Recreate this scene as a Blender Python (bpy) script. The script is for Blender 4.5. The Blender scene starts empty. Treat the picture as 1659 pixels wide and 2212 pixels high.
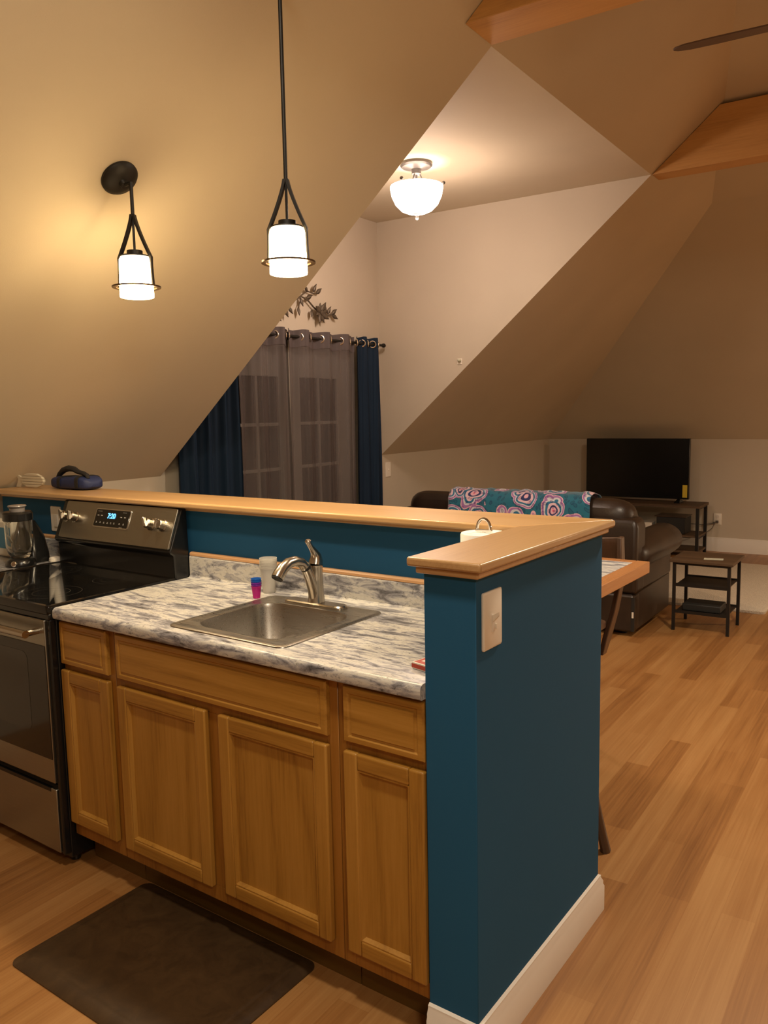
import bpy, bmesh, math, random
from mathutils import Vector, Matrix
random.seed(7)
C = bpy.context.scene.collection
PI = math.pi
sin, cos = math.sin, math.cos

# ------------------------------------------------------------------ materials
def new_mat(name):
    m = bpy.data.materials.new(name); m.use_nodes = True
    nt = m.node_tree
    b = nt.nodes['Principled BSDF']
    return m, nt, b

def N(nt, typ, **kw):
    n = nt.nodes.new(typ)
    for k, v in kw.items():
        if k in n.inputs: n.inputs[k].default_value = v
        else: setattr(n, k, v)
    return n

def ramp(nt, fac, stops, interp='LINEAR'):
    r = nt.nodes.new('ShaderNodeValToRGB'); r.color_ramp.interpolation = interp
    e = r.color_ramp.elements
    e[0].position, e[0].color = stops[0][0], (*stops[0][1], 1)
    e[1].position, e[1].color = stops[-1][0], (*stops[-1][1], 1)
    for p, c in stops[1:-1]:
        x = e.new(p); x.color = (*c, 1)
    nt.links.new(fac, r.inputs['Fac'])
    return r

def coords(nt, scale=(1, 1, 1), rot=(0, 0, 0), loc=(0, 0, 0)):
    t = nt.nodes.new('ShaderNodeTexCoord'); mp = nt.nodes.new('ShaderNodeMapping')
    nt.links.new(t.outputs['Object'], mp.inputs['Vector'])
    mp.inputs['Scale'].default_value = scale; mp.inputs['Rotation'].default_value = rot
    mp.inputs['Location'].default_value = loc
    return mp.outputs['Vector']

def bump(nt, b, h, strength=0.2, dist=0.002):
    n = nt.nodes.new('ShaderNodeBump'); n.inputs['Strength'].default_value = strength
    n.inputs['Distance'].default_value = dist
    nt.links.new(h, n.inputs['Height']); nt.links.new(n.outputs['Normal'], b.inputs['Normal'])

def plain(name, col, rough=0.5, metal=0.0, bscale=None, bstr=0.15, bdist=0.001, spec=0.5, var=0.0, **kw):
    m, nt, b = new_mat(name)
    b.inputs['Base Color'].default_value = (*col, 1)
    b.inputs['Roughness'].default_value = rough; b.inputs['Metallic'].default_value = metal
    b.inputs['Specular IOR Level'].default_value = spec
    for k, v in kw.items(): b.inputs[k].default_value = v
    v = coords(nt)
    n = N(nt, 'ShaderNodeTexNoise', Scale=bscale or 40.0, Detail=3.0)
    nt.links.new(v, n.inputs['Vector'])
    if bscale: bump(nt, b, n.outputs['Fac'], bstr, bdist)
    if var:
        r = ramp(nt, n.outputs['Fac'], [(0.3, tuple(c * (1 - var) for c in col)), (0.7, tuple(min(1, c * (1 + var)) for c in col))])
        nt.links.new(r.outputs['Color'], b.inputs['Base Color'])
    return m

def wood(name, dark, mid, light, axis='x', rough=0.38, grain=1.0, coat=0.0, ring=6.0):
    m, nt, b = new_mat(name)
    k = {'x': (0.045, 1, 1), 'y': (1, 0.045, 1), 'z': (1, 1, 0.045)}[axis]
    v = coords(nt, tuple(a * 1.0 for a in k))
    n1 = N(nt, 'ShaderNodeTexNoise', Scale=130.0 * grain, Detail=6.0, Roughness=0.65); nt.links.new(v, n1.inputs['Vector'])
    k2 = {'x': (0.07, 1, 1), 'y': (1, 0.07, 1), 'z': (1, 1, 0.07)}[axis]
    v2 = coords(nt, k2, loc=(3, 5, 7))
    n2 = N(nt, 'ShaderNodeTexNoise', Scale=ring, Detail=1.0, Distortion=0.15); nt.links.new(v2, n2.inputs['Vector'])
    mul = N(nt, 'ShaderNodeMath', operation='MULTIPLY'); nt.links.new(n2.outputs['Fac'], mul.inputs[0]); mul.inputs[1].default_value = 9.0
    fr = N(nt, 'ShaderNodeMath', operation='PINGPONG'); nt.links.new(mul.outputs[0], fr.inputs[0]); fr.inputs[1].default_value = 1.0
    mx = N(nt, 'ShaderNodeMix', data_type='FLOAT'); mx.inputs['Factor'].default_value = 0.30
    nt.links.new(n1.outputs['Fac'], mx.inputs['A']); nt.links.new(fr.outputs[0], mx.inputs['B'])
    r = ramp(nt, mx.outputs['Result'], [(0.18, dark), (0.45, mid), (0.8, light)])
    nt.links.new(r.outputs['Color'], b.inputs['Base Color'])
    b.inputs['Roughness'].default_value = rough
    b.inputs['Coat Weight'].default_value = coat; b.inputs['Coat Roughness'].default_value = 0.25
    bump(nt, b, n1.outputs['Fac'], 0.12, 0.001)
    return m

OAK = [(0.22, 0.095, 0.013), (0.36, 0.175, 0.027), (0.44, 0.225, 0.045)]
M = {}
M['oak_x'] = wood('oak_horizontal', *OAK, axis='x'); M['oak_z'] = wood('oak_vertical', *OAK, axis='z')
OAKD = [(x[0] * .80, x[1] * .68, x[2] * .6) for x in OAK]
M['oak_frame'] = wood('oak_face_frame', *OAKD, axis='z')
M['toe'] = wood('toe_kick_shaded_wood', *[tuple(c * .28 for c in x) for x in OAK], axis='x')  # same oak, darkened to paint in the shade under the cabinet overhang
CAPW = [(0.40, 0.22, 0.085), (0.50, 0.295, 0.125), (0.57, 0.355, 0.165)]
M['cap_x'] = wood('ledge_wood_x', *CAPW, axis='x', rough=0.3, coat=0.3, ring=3.0)
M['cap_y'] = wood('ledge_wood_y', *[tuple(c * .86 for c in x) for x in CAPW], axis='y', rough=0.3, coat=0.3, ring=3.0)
M['strip'] = wood('strip_wood', (0.62, 0.33, 0.15), (0.7, 0.4, 0.19), (0.78, 0.47, 0.24), axis='x', rough=0.4)
M['beam'] = wood('beam_wood', (0.40, 0.20, 0.06), (0.54, 0.285, 0.09), (0.62, 0.34, 0.115), axis='x', rough=0.5, ring=3.0)
M['edge'] = wood('table_edge_wood', (0.30, 0.12, 0.04), (0.42, 0.18, 0.065), (0.5, 0.23, 0.09), axis='y', rough=0.22, coat=0.6)
M['walnut'] = wood('walnut', (0.035, 0.018, 0.010), (0.062, 0.031, 0.017), (0.09, 0.047, 0.027), axis='z', rough=0.35, coat=0.2)
M['rustic'] = wood('rustic_board', (0.04, 0.022, 0.010), (0.082, 0.045, 0.020), (0.12, 0.068, 0.032), axis='x', rough=0.6)

def wall_paint(name, col, sc=260.0, st=0.12):
    m, nt, b = new_mat(name)
    v = coords(nt)
    n = N(nt, 'ShaderNodeTexNoise', Scale=sc, Detail=2.0); nt.links.new(v, n.inputs['Vector'])
    n2 = N(nt, 'ShaderNodeTexNoise', Scale=1.3, Detail=3.0); nt.links.new(v, n2.inputs['Vector'])
    r = ramp(nt, n2.outputs['Fac'], [(0.3, tuple(c * 0.95 for c in col)), (0.7, tuple(min(1, c * 1.04) for c in col))])
    nt.links.new(r.outputs['Color'], b.inputs['Base Color'])
    b.inputs['Roughness'].default_value = 0.75; b.inputs['Specular IOR Level'].default_value = 0.25
    bump(nt, b, n.outputs['Fac'], st, 0.001)
    return m
M['wall'] = wall_paint('beige_wall', (0.56, 0.49, 0.39))
M['ceil'] = wall_paint('beige_ceiling', (0.57, 0.49, 0.36), 190.0, 0.25)
M['teal'] = wall_paint('teal_wall', (0.013, 0.088, 0.188))
M['white_trim'] = plain('white_trim', (0.78, 0.73, 0.66), 0.4)
M['plate'] = plain('cream_plastic', (0.80, 0.74, 0.64), 0.35)

# floor
def floor_mat():
    m, nt, b = new_mat('bamboo_floor')
    v = coords(nt, rot=(0, 0, PI / 2))
    br = N(nt, 'ShaderNodeTexBrick', Scale=1.0)
    br.inputs['Color1'].default_value = (0.0, 0, 0, 1); br.inputs['Color2'].default_value = (1, 1, 1, 1)
    br.inputs['Mortar'].default_value = (0.35, 0.35, 0.35, 1); br.inputs['Mortar Size'].default_value = 0.0008
    br.inputs['Brick Width'].default_value = 0.92; br.inputs['Row Height'].default_value = 0.096; br.offset = 0.37
    nt.links.new(v, br.inputs['Vector'])
    vs = coords(nt, (1.0, 0.018, 1.0))
    n1 = N(nt, 'ShaderNodeTexNoise', Scale=120.0, Detail=4.0, Roughness=0.6); nt.links.new(vs, n1.inputs['Vector'])
    vm = coords(nt, (1.0, 0.06, 1.0))
    n2 = N(nt, 'ShaderNodeTexNoise', Scale=22.0, Detail=2.0); nt.links.new(vm, n2.inputs['Vector'])
    a = N(nt, 'ShaderNodeMix', data_type='FLOAT'); a.inputs['Factor'].default_value = 0.5
    nt.links.new(n1.outputs['Fac'], a.inputs['A']); nt.links.new(n2.outputs['Fac'], a.inputs['B'])
    sep = N(nt, 'ShaderNodeSeparateColor'); nt.links.new(br.outputs['Color'], sep.inputs['Color'])
    a2 = N(nt, 'ShaderNodeMix', data_type='FLOAT'); a2.inputs['Factor'].default_value = 0.24
    nt.links.new(a.outputs['Result'], a2.inputs['A']); nt.links.new(sep.outputs['Red'], a2.inputs['B'])
    r = ramp(nt, a2.outputs['Result'], [(0.27, (0.20, 0.080, 0.020)), (0.47, (0.325, 0.148, 0.043)), (0.70, (0.42, 0.22, 0.077))])
    nt.links.new(r.outputs['Color'], b.inputs['Base Color'])
    b.inputs['Roughness'].default_value = 0.42; b.inputs['Coat Weight'].default_value = 0.15; b.inputs['Coat Roughness'].default_value = 0.3
    bump(nt, b, br.outputs['Fac'], -0.3, 0.0008)
    return m
M['floor'] = floor_mat()

def laminate():
    m, nt, b = new_mat('granite_laminate')
    v = coords(nt, (0.30, 1.25, 1.0), rot=(0, 0, -0.12))
    n = N(nt, 'ShaderNodeTexNoise', Scale=34.0, Detail=10.0, Roughness=0.68, Distortion=0.6); nt.links.new(v, n.inputs['Vector'])
    n0 = N(nt, 'ShaderNodeTexNoise', Scale=7.0, Detail=3.0, Distortion=0.8); nt.links.new(v, n0.inputs['Vector'])
    mm = N(nt, 'ShaderNodeMix', data_type='FLOAT'); mm.inputs['Factor'].default_value = 0.24
    nt.links.new(n.outputs['Fac'], mm.inputs['A']); nt.links.new(n0.outputs['Fac'], mm.inputs['B'])
    r = ramp(nt, mm.outputs['Result'], [(0.34, (0.05, 0.05, 0.055)), (0.42, (0.19, 0.19, 0.21)), (0.475, (0.36, 0.36, 0.39)), (0.53, (0.60, 0.59, 0.56)), (0.58, (0.62, 0.60, 0.55)), (0.63, (0.35, 0.35, 0.38)), (0.72, (0.55, 0.53, 0.49))])
    v2 = coords(nt, (0.7, 1.2, 1.2), loc=(4, 2, 1))
    n2 = N(nt, 'ShaderNodeTexNoise', Scale=75.0, Detail=6.0, Roughness=0.75, Distortion=0.8); nt.links.new(v2, n2.inputs['Vector'])
    r2 = ramp(nt, n2.outputs['Fac'], [(0.34, (0.10, 0.09, 0.08)), (0.43, (0.8, 0.78, 0.76)), (1.0, (1.05, 1.02, 0.98))])
    mx = N(nt, 'ShaderNodeMix', data_type='RGBA', blend_type='MULTIPLY'); mx.inputs['Factor'].default_value = 0.8
    nt.links.new(r.outputs['Color'], mx.inputs['A']); nt.links.new(r2.outputs['Color'], mx.inputs['B'])
    nt.links.new(mx.outputs['Result'], b.inputs['Base Color'])
    b.inputs['Roughness'].default_value = 0.33
    return m
M['lam'] = laminate()

def brushed(name, col, axis, rough=0.32):
    m, nt, b = new_mat(name)
    k = {'x': (0.02, 1, 1), 'z': (1, 1, 0.02), 'y': (1, .02, 1)}[axis]
    v = coords(nt, k)
    n = N(nt, 'ShaderNodeTexNoise', Scale=400.0, Detail=2.0); nt.links.new(v, n.inputs['Vector'])
    r = ramp(nt, n.outputs['Fac'], [(0.3, (rough - .05,) * 3), (0.7, (rough + .08,) * 3)])
    nt.links.new(r.outputs['Color'], b.inputs['Roughness'])
    b.inputs['Base Color'].default_value = (*col, 1); b.inputs['Metallic'].default_value = 1.0
    bump(nt, b, n.outputs['Fac'], 0.02, 0.0001)
    return m
M['steel'] = brushed('brushed_steel', (0.36, 0.345, 0.30), 'x', 0.34)
M['sinksteel'] = brushed('sink_steel', (0.42, 0.39, 0.35), 'x', 0.30)
M['nickel'] = plain('satin_nickel', (0.50, 0.45, 0.38), 0.24, 1.0)
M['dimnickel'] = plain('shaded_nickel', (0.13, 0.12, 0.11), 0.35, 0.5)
M['chrome'] = plain('chrome', (0.7, 0.68, 0.65), 0.12, 1.0)
M['black'] = plain('black_enamel', (0.008, 0.008, 0.008), 0.22)
M['blackglass'] = plain('black_glass', (0.006, 0.006, 0.006), 0.045, Coat_Weight=0) if False else plain('black_glass', (0.006, 0.0055, 0.005), 0.05)
M['ovenglass'] = plain('oven_glass', (0.018, 0.014, 0.010), 0.10)
M['ovenwin'] = plain('oven_window', (0.032, 0.027, 0.021), 0.10)
M['matte_black'] = plain('matte_black', (0.012, 0.011, 0.010), 0.6, bscale=300)
M['screen'] = plain('tv_screen', (0.003, 0.003, 0.003), 0.25)
M['bronze'] = plain('dark_bronze', (0.010, 0.008, 0.006), 0.5, 0.3, bscale=120)
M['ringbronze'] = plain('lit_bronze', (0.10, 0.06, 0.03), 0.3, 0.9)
M['mark'] = plain('pale_print', (0.35, 0.34, 0.32), 0.5)
M['ring'] = plain('burner_ring', (0.05, 0.045, 0.04), 0.2)
M['blackiron'] = plain('black_iron', (0.013, 0.010, 0.008), 0.5, 0.3)
M['rubber'] = plain('black_rubber', (0.012, 0.010, 0.009), 0.6)
M['cord'] = plain('grey_cord', (0.10, 0.085, 0.07), 0.5)
M['paper'] = plain('paper_towel', (0.85, 0.82, 0.76), 0.9, bscale=90, bstr=0.3)
M['note'] = plain('pale_note', (0.52, 0.52, 0.40), 0.8, var=0.15)
M['yellow'] = plain('yellow_label', (0.62, 0.45, 0.03), 0.6)
M['whitebag'] = plain('white_packet', (0.62, 0.58, 0.5), 0.5)
M['bluebag'] = plain('blue_print', (0.03, 0.16, 0.28), 0.5)
M['bluefab'] = plain('blue_nylon', (0.012, 0.022, 0.085), 0.6, bscale=200, bstr=0.4, var=0.2)
M['blackfab'] = plain('black_webbing', (0.010, 0.008, 0.008), 0.8, bscale=300, bstr=0.5)
M['fish'] = plain('whitewashed_wood', (0.60, 0.54, 0.42), 0.7, bscale=60, bstr=0.3)
M['rug'] = plain('cream_shag', (0.62, 0.55, 0.44), 0.95, bscale=110, bstr=0.9, bdist=0.01, var=0.12)
M['decor'] = plain('pewter_metal', (0.11, 0.085, 0.06), 0.5, 0.4, var=0.2)
M['redcard'] = plain('red_card', (0.45, 0.055, 0.03), 0.45)
M['whitecard'] = plain('white_card', (0.72, 0.66, 0.58), 0.45)
M['fanwood'] = plain('fan_blade', (0.10, 0.058, 0.035), 0.45)
M['grommet'] = plain('grommet_nickel', (0.75, 0.68, 0.58), 0.25, 1.0)

def leather():
    m, nt, b = new_mat('brown_leather')
    v = coords(nt)
    n = N(nt, 'ShaderNodeTexVoronoi', Scale=210.0); nt.links.new(v, n.inputs['Vector'])
    n2 = N(nt, 'ShaderNodeTexNoise', Scale=5.0, Detail=4.0); nt.links.new(v, n2.inputs['Vector'])
    r = ramp(nt, n2.outputs['Fac'], [(0.3, (0.020, 0.012, 0.008)), (0.7, (0.036, 0.021, 0.013))])
    nt.links.new(r.outputs['Color'], b.inputs['Base Color'])
    b.inputs['Roughness'].default_value = 0.36
    bump(nt, b, n.outputs['Distance'], 0.18, 0.0015)
    return m
M['leather'] = leather()

def mat_rubber():
    m, nt, b = new_mat('brown_mat')
    v = coords(nt)
    n = N(nt, 'ShaderNodeTexNoise', Scale=14.0, Detail=8.0, Roughness=0.7, Distortion=0.7); nt.links.new(v, n.inputs['Vector'])
    r = ramp(nt, n.outputs['Fac'], [(0.3, (0.032, 0.016, 0.006)), (0.7, (0.066, 0.036, 0.014))])
    nt.links.new(r.outputs['Color'], b.inputs['Base Color']); b.inputs['Roughness'].default_value = 0.42
    bump(nt, b, n.outputs['Fac'], 0.4, 0.002)
    return m
M['mat'] = mat_rubber()

def curtain_mat(name, c1, c2, alpha=None):
    m, nt, b = new_mat(name)
    v = coords(nt, (1, 1, 0.02))
    n = N(nt, 'ShaderNodeTexNoise', Scale=60.0, Detail=3.0); nt.links.new(v, n.inputs['Vector'])
    r = ramp(nt, n.outputs['Fac'], [(0.3, c1), (0.7, c2)])
    nt.links.new(r.outputs['Color'], b.inputs['Base Color'])
    b.inputs['Roughness'].default_value = 0.7
    if alpha is None:
        b.inputs['Specular IOR Level'].default_value = 0.2
    else:
        b.inputs['Alpha'].default_value = alpha
        b.inputs['Transmission Weight'].default_value = 0.0
    return m
M['curt_blue'] = curtain_mat('navy_drape', (0.004, 0.014, 0.034), (0.007, 0.022, 0.048))
M['sheer'] = curtain_mat('grey_sheer', (0.072, 0.058, 0.056), (0.10, 0.082, 0.078), 0.75)

def clear(name, col, rough=0.05, alpha=1.0, trans=1.0, ior=1.45):
    m, nt, b = new_mat(name)
    b.inputs['Base Color'].default_value = (*col, 1); b.inputs['Roughness'].default_value = rough
    b.inputs['Transmission Weight'].default_value = trans; b.inputs['IOR'].default_value = ior; b.inputs['Alpha'].default_value = alpha
    v = coords(nt); n = N(nt, 'ShaderNodeTexNoise', Scale=30.0); nt.links.new(v, n.inputs['Vector'])
    bump(nt, b, n.outputs['Fac'], 0.03, 0.0005)
    return m
M['glass'] = clear('clear_glass', (0.95, 0.95, 0.93), 0.02)
M['cupclear'] = clear('frosted_plastic', (0.86, 0.83, 0.77), 0.35, 0.5, 0.35, 1.2)
M['cupblue'] = clear('blue_plastic', (0.02, 0.16, 0.62), 0.2, 0.85, 0.3, 1.3)
M['cuppurple'] = clear('purple_plastic', (0.30, 0.04, 0.50), 0.2, 0.85, 0.3, 1.3)
M['cuppink'] = clear('pink_plastic', (0.70, 0.03, 0.30), 0.2, 0.85, 0.3, 1.3)
M['nightglass'] = plain('night_pane', (0.010, 0.008, 0.007), 0.08)

def emit(name, col, strength, base=(0.8, 0.8, 0.8), fres=None):
    m, nt, b = new_mat(name)
    b.inputs['Base Color'].default_value = (*base, 1)
    b.inputs['Emission Color'].default_value = (*col, 1); b.inputs['Emission Strength'].default_value = strength
    b.inputs['Roughness'].default_value = 0.3
    v = coords(nt); n = N(nt, 'ShaderNodeTexNoise', Scale=8.0); nt.links.new(v, n.inputs['Vector'])
    r = ramp(nt, n.outputs['Fac'], [(0.0, tuple(c * .97 for c in col)), (1.0, col)])
    nt.links.new(r.outputs['Color'], b.inputs['Emission Color'])
    return m
PEND = 33.0; FLUSH = 5.5
M['shade'] = emit('lit_pendant_glass', (1.0, 0.72, 0.36), PEND)
M['bowl'] = emit('lit_bowl_glass', (1.0, 0.76, 0.62), FLUSH)
M['led'] = emit('blue_digits', (0.10, 0.42, 1.0), 2.6, (0, 0, 0))
M['fanlight'] = emit('lit_fan_glass', (1.0, 0.72, 0.45), 4.0)

def paisley():
    m, nt, b = new_mat('paisley_fleece')
    v = coords(nt, (1, 1, 1))
    nz = N(nt, 'ShaderNodeTexNoise', Scale=6.0, Detail=1.0); nt.links.new(v, nz.inputs['Vector'])
    ad = N(nt, 'ShaderNodeVectorMath', operation='SCALE'); nt.links.new(nz.outputs['Color'], ad.inputs[0]); ad.inputs['Scale'].default_value = 0.12
    sm = N(nt, 'ShaderNodeVectorMath', operation='ADD'); nt.links.new(v, sm.inputs[0]); nt.links.new(ad.outputs[0], sm.inputs[1])
    vo = N(nt, 'ShaderNodeTexVoronoi', Scale=6.2); nt.links.new(sm.outputs[0], vo.inputs['Vector'])
    r = ramp(nt, vo.outputs['Distance'], [(0.0, (0.72, 0.12, 0.22)), (0.10, (0.75, 0.42, 0.5)), (0.18, (0.02, 0.03, 0.13)), (0.25, (0.72, 0.50, 0.56)), (0.34, (0.02, 0.16, 0.30)), (0.42, (0.62, 0.62, 0.66)), (0.47, (0.35, 0.16, 0.40)), (0.53, (0.75, 0.45, 0.53)), (0.56, (0.012, 0.14, 0.22))], 'CONSTANT')
    vo2 = N(nt, 'ShaderNodeTexVoronoi', Scale=30.0); nt.links.new(sm.outputs[0], vo2.inputs['Vector'])
    r2 = ramp(nt, vo2.outputs['Distance'], [(0.0, (0.75, 0.62, 0.66)), (0.28, (0.28, 0.2, 0.42)), (0.42, (1, 1, 1))], 'CONSTANT')
    mx = N(nt, 'ShaderNodeMix', data_type='RGBA', blend_type='MULTIPLY'); mx.inputs['Factor'].default_value = 0.65
    nt.links.new(r.outputs['Color'], mx.inputs['A']); nt.links.new(r2.outputs['Color'], mx.inputs['B'])
    nt.links.new(mx.outputs['Result'], b.inputs['Base Color']); b.inputs['Roughness'].default_value = 0.95
    b.inputs['Sheen Weight'].default_value = 0.4
    return m
M['paisley'] = paisley()

# ------------------------------------------------------------------ mesh helpers
class MB:
    def __init__(s): s.bm = bmesh.new(); s.mi = 0
    def _f(s, vs):
        try:
            f = s.bm.faces.new(vs); f.material_index = s.mi; return f
        except ValueError: return None
    def box(s, x0, x1, y0, y1, z0, z1):
        v = [s.bm.verts.new(p) for p in [(x0, y0, z0), (x1, y0, z0), (x1, y1, z0), (x0, y1, z0), (x0, y0, z1), (x1, y0, z1), (x1, y1, z1), (x0, y1, z1)]]
        for q in [(0, 3, 2, 1), (4, 5, 6, 7), (0, 1, 5, 4), (1, 2, 6, 5), (2, 3, 7, 6), (3, 0, 4, 7)]: s._f([v[i] for i in q])
        return s
    def poly(s, pts):
        s._f([s.bm.verts.new(p) for p in pts]); return s
    def loft(s, loops, close0=True, close1=True, cyc=True):
        L = [[s.bm.verts.new(p) for p in l] for l in loops]
        n = len(L[0])
        for a, b in zip(L, L[1:]):
            for i in range(n if cyc else n - 1):
                j = (i + 1) % n
                s._f([a[i], a[j], b[j], b[i]])
        if close0: s._f(list(reversed(L[0])))
        if close1: s._f(L[-1])
        return s
    def prism(s, poly, axis, a, b):
        # poly: 2d points; axis extrude
        def P(u, v, w):
            return {'x': (w, u, v), 'y': (u, w, v), 'z': (u, v, w)}[axis]
        s.loft([[P(u, v, a) for u, v in poly], [P(u, v, b) for u, v in poly]]); return s
    def lathe(s, prof, c=(0, 0, 0), n=32, dirv=(0, 0, 1), caps=True):
        d = Vector(dirv).normalized(); q = Vector((0, 0, 1)).rotation_difference(d); c = Vector(c)
        loops = []
        for r, z in prof:
            r = max(r, 1e-5)
            loops.append([tuple(c + q @ Vector((r * cos(2 * PI * i / n), r * sin(2 * PI * i / n), z))) for i in range(n)])
        s.loft(loops, caps, caps); return s
    def tube(s, pts, r, n=12, caps=True, flat=None):
        pts = [Vector(p) for p in pts]
        rs = r if isinstance(r, (list, tuple)) else [r] * len(pts)
        loops = []; up = None
        for i, p in enumerate(pts):
            t = (pts[min(i + 1, len(pts) - 1)] - pts[max(i - 1, 0)]).normalized()
            if up is None:
                up = Vector((0, 0, 1)) if abs(t.z) < 0.9 else Vector((1, 0, 0))
            a = t.cross(up)
            if a.length < 1e-4: a = t.cross(Vector((0, 1, 0)))
            a.normalize(); b = a.cross(t).normalized(); up = b
            k = flat or 1.0
            loops.append([tuple(p + (a * cos(2 * PI * j / n) + b * k * sin(2 * PI * j / n)) * rs[i]) for j in range(n)])
        s.loft(loops, caps, caps); return s
    def torus(s, c, R, r, dirv=(0, 0, 1), n=32, m=8):
        d = Vector(dirv).normalized(); q = Vector((0, 0, 1)).rotation_difference(d); c = Vector(c)
        L = []
        for i in range(n):
            a = 2 * PI * i / n
            L.append([s.bm.verts.new(c + q @ Vector(((R + r * cos(2 * PI * j / m)) * cos(a), (R + r * cos(2 * PI * j / m)) * sin(a), r * sin(2 * PI * j / m)))) for j in range(m)])
        for i in range(n):
            for j in range(m):
                s._f([L[i][j], L[(i + 1) % n][j], L[(i + 1) % n][(j + 1) % m], L[i][(j + 1) % m]])
        return s
    def ell(s, c, r, n=20, m=12):
        prof = [(sin(PI * i / m), -cos(PI * i / m)) for i in range(m + 1)]
        loops = [[(c[0] + r[0] * max(a, 1e-3) * cos(2 * PI * k / n), c[1] + r[1] * max(a, 1e-3) * sin(2 * PI * k / n), c[2] + r[2] * z) for k in range(n)] for a, z in prof]
        s.loft(loops); return s
    def grid(s, fn, nu, nv, cyc=False):
        V = [[s.bm.verts.new(fn(i / nu, j / nv)) for j in range(nv + 1)] for i in range(nu + 1)]
        for i in range(nu):
            for j in range(nv): s._f([V[i][j], V[i + 1][j], V[i + 1][j + 1], V[i][j + 1]])
        return s

def rrect(x0, x1, y0, y1, r, n=6):
    P = []
    for cx, cy, a0 in [(x1 - r, y1 - r, 0), (x0 + r, y1 - r, PI / 2), (x0 + r, y0 + r, PI), (x1 - r, y0 + r, 3 * PI / 2)]:
        for i in range(n + 1):
            a = a0 + i * PI / 2 / n
            P.append((cx + r * cos(a), cy + r * sin(a)))
    return P

def finish(name, mb, mats, parent=None, smooth=True, bevel=0, seg=2, solid=0, subsurf=0, norm=True):
    bm = mb.bm
    if norm: bmesh.ops.recalc_face_normals(bm, faces=bm.faces)
    me = bpy.data.meshes.new(name)
    fo = Vector((0, 0, 0))
    if parent is not None: fo = Vector(parent.get('_fo', (0, 0, 0)))
    bm.transform(Matrix.Translation(-fo))
    bm.to_mesh(me); bm.free()
    if not isinstance(mats, (list, tuple)): mats = [mats]
    for m in mats: me.materials.append(m)
    if smooth:
        me.shade_smooth() if hasattr(me, 'shade_smooth') else None
        try: me.set_sharp_from_angle(angle=math.radians(35))
        except Exception: pass
    o = bpy.data.objects.new(name, me); C.objects.link(o)
    if parent is not None:
        o.parent = parent; o['_fo'] = tuple(fo)
    if solid:
        md = o.modifiers.new('t', 'SOLIDIFY'); md.thickness = solid; md.offset = 0
    if bevel:
        md = o.modifiers.new('b', 'BEVEL'); md.width = bevel; md.segments = seg; md.limit_method = 'ANGLE'; md.angle_limit = math.radians(40)
        md.harden_normals = False
    if subsurf:
        md = o.modifiers.new('s', 'SUBSURF'); md.levels = subsurf; md.render_levels = subsurf
    return o

PHI = 0.0315
def Hm(o):  # place a house-frame mesh (built in house coordinates)
    o.rotation_euler = (0, 0, PHI); return o
def HW(x, y, z=0): return (x * cos(PHI) - y * sin(PHI), x * sin(PHI) + y * cos(PHI), z)

def thing(name, label, cat, loc, house=False, group=None):
    o = bpy.data.objects.new(name, None); C.objects.link(o); o.empty_display_size = 0.05
    o['_fo'] = tuple(loc)
    if house: o.location = HW(*loc); o.rotation_euler = (0, 0, PHI)
    else: o.location = loc
    o['label'] = label; o['category'] = cat
    if group: o['group'] = group
    return o
def tag(o, label, cat, group=None):
    o['label'] = label; o['category'] = cat
    if group: o['group'] = group
    return o
def place(o, loc, house=False):
    # single-mesh thing: move origin to loc
    me = o.data; me.transform(Matrix.Translation(-Vector(loc)))
    if house: o.location = HW(*loc); o.rotation_euler = (0, 0, PHI)
    else: o.location = loc
    return o
def struct(name, mb, mat, parent=None, house=True, **kw):
    o = finish(name, mb, mat, parent, **kw)
    if parent is None:
        o['kind'] = 'structure'
        if house: Hm(o)
    return o

# ------------------------------------------------------------------ house shell (house frame)
XK, ZK, YT = -2.801, 1.19, 7.537
Y1, Y2, HD, XB = 1.672, 3.988, 3.026, -0.655
SL = (HD - ZK) / (XB - XK)
XR = 0.70; XE = 2 * XR - XK; YS = -4.2
def zs(x): return ZK + SL * (x - XK)
ZR = zs(XR)
Pp = (-0.57, 5.334); dPQ = -0.2613
def xpq(y): return Pp[0] + (y - Pp[1]) * dPQ
YR = Pp[1] + (XR - Pp[0]) / dPQ
ZP = zs(Pp[0])
m = MB(); m.box(XK - .1, XE + .1, YS - .1, YT + .1, -0.12, 0.0); struct('floor', m, M['floor'], smooth=False)
m = MB()
m.poly([(XK, YS, 0), (XK, YT, 0), (XK, YT, ZK), (XK, Y2, ZK), (XK, Y2, HD), (XK, Y1, HD), (XK, Y1, ZK), (XK, YS, ZK)])
struct('wall_west', m, M['wall'], smooth=False)
m = MB(); m.poly([(XE, YS, 0), (XE, YT, 0), (XE, YT, ZK), (XE, YS, ZK)]); struct('wall_east', m, M['wall'], smooth=False)
m = MB(); m.poly([(XK, YT, 0), (XE, YT, 0), (XE, YT, ZK), (XK, YT, ZK)]); struct('wall_north', m, M['wall'], smooth=False)
m = MB(); m.poly([(XK, YS, 0), (XE, YS, 0), (XE, YS, ZK), (XR, YS, ZR), (XK, YS, ZK)]); struct('wall_south', m, M['wall'], smooth=False)
m = MB(); m.poly([(XK, Y2, ZK), (XK, Y2, HD), (XB, Y2, HD)]); struct('wall_dormer_right', m, M['wall'], smooth=False)
m = MB(); m.poly([(XK, Y1, ZK), (XK, Y1, HD), (XB, Y1, HD)]); struct('wall_dormer_left', m, M['wall'], smooth=False)
def S(x, y): return (x, y, zs(x))
m = MB()
m.poly([S(XK, YS), S(XR, YS), S(XR, YR), S(xpq(Y1), Y1), S(XB, Y1), S(XK, Y1)])
m.poly([S(XB, Y1), S(xpq(Y1), Y1), S(xpq(Y2), Y2), S(XB, Y2)])
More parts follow.
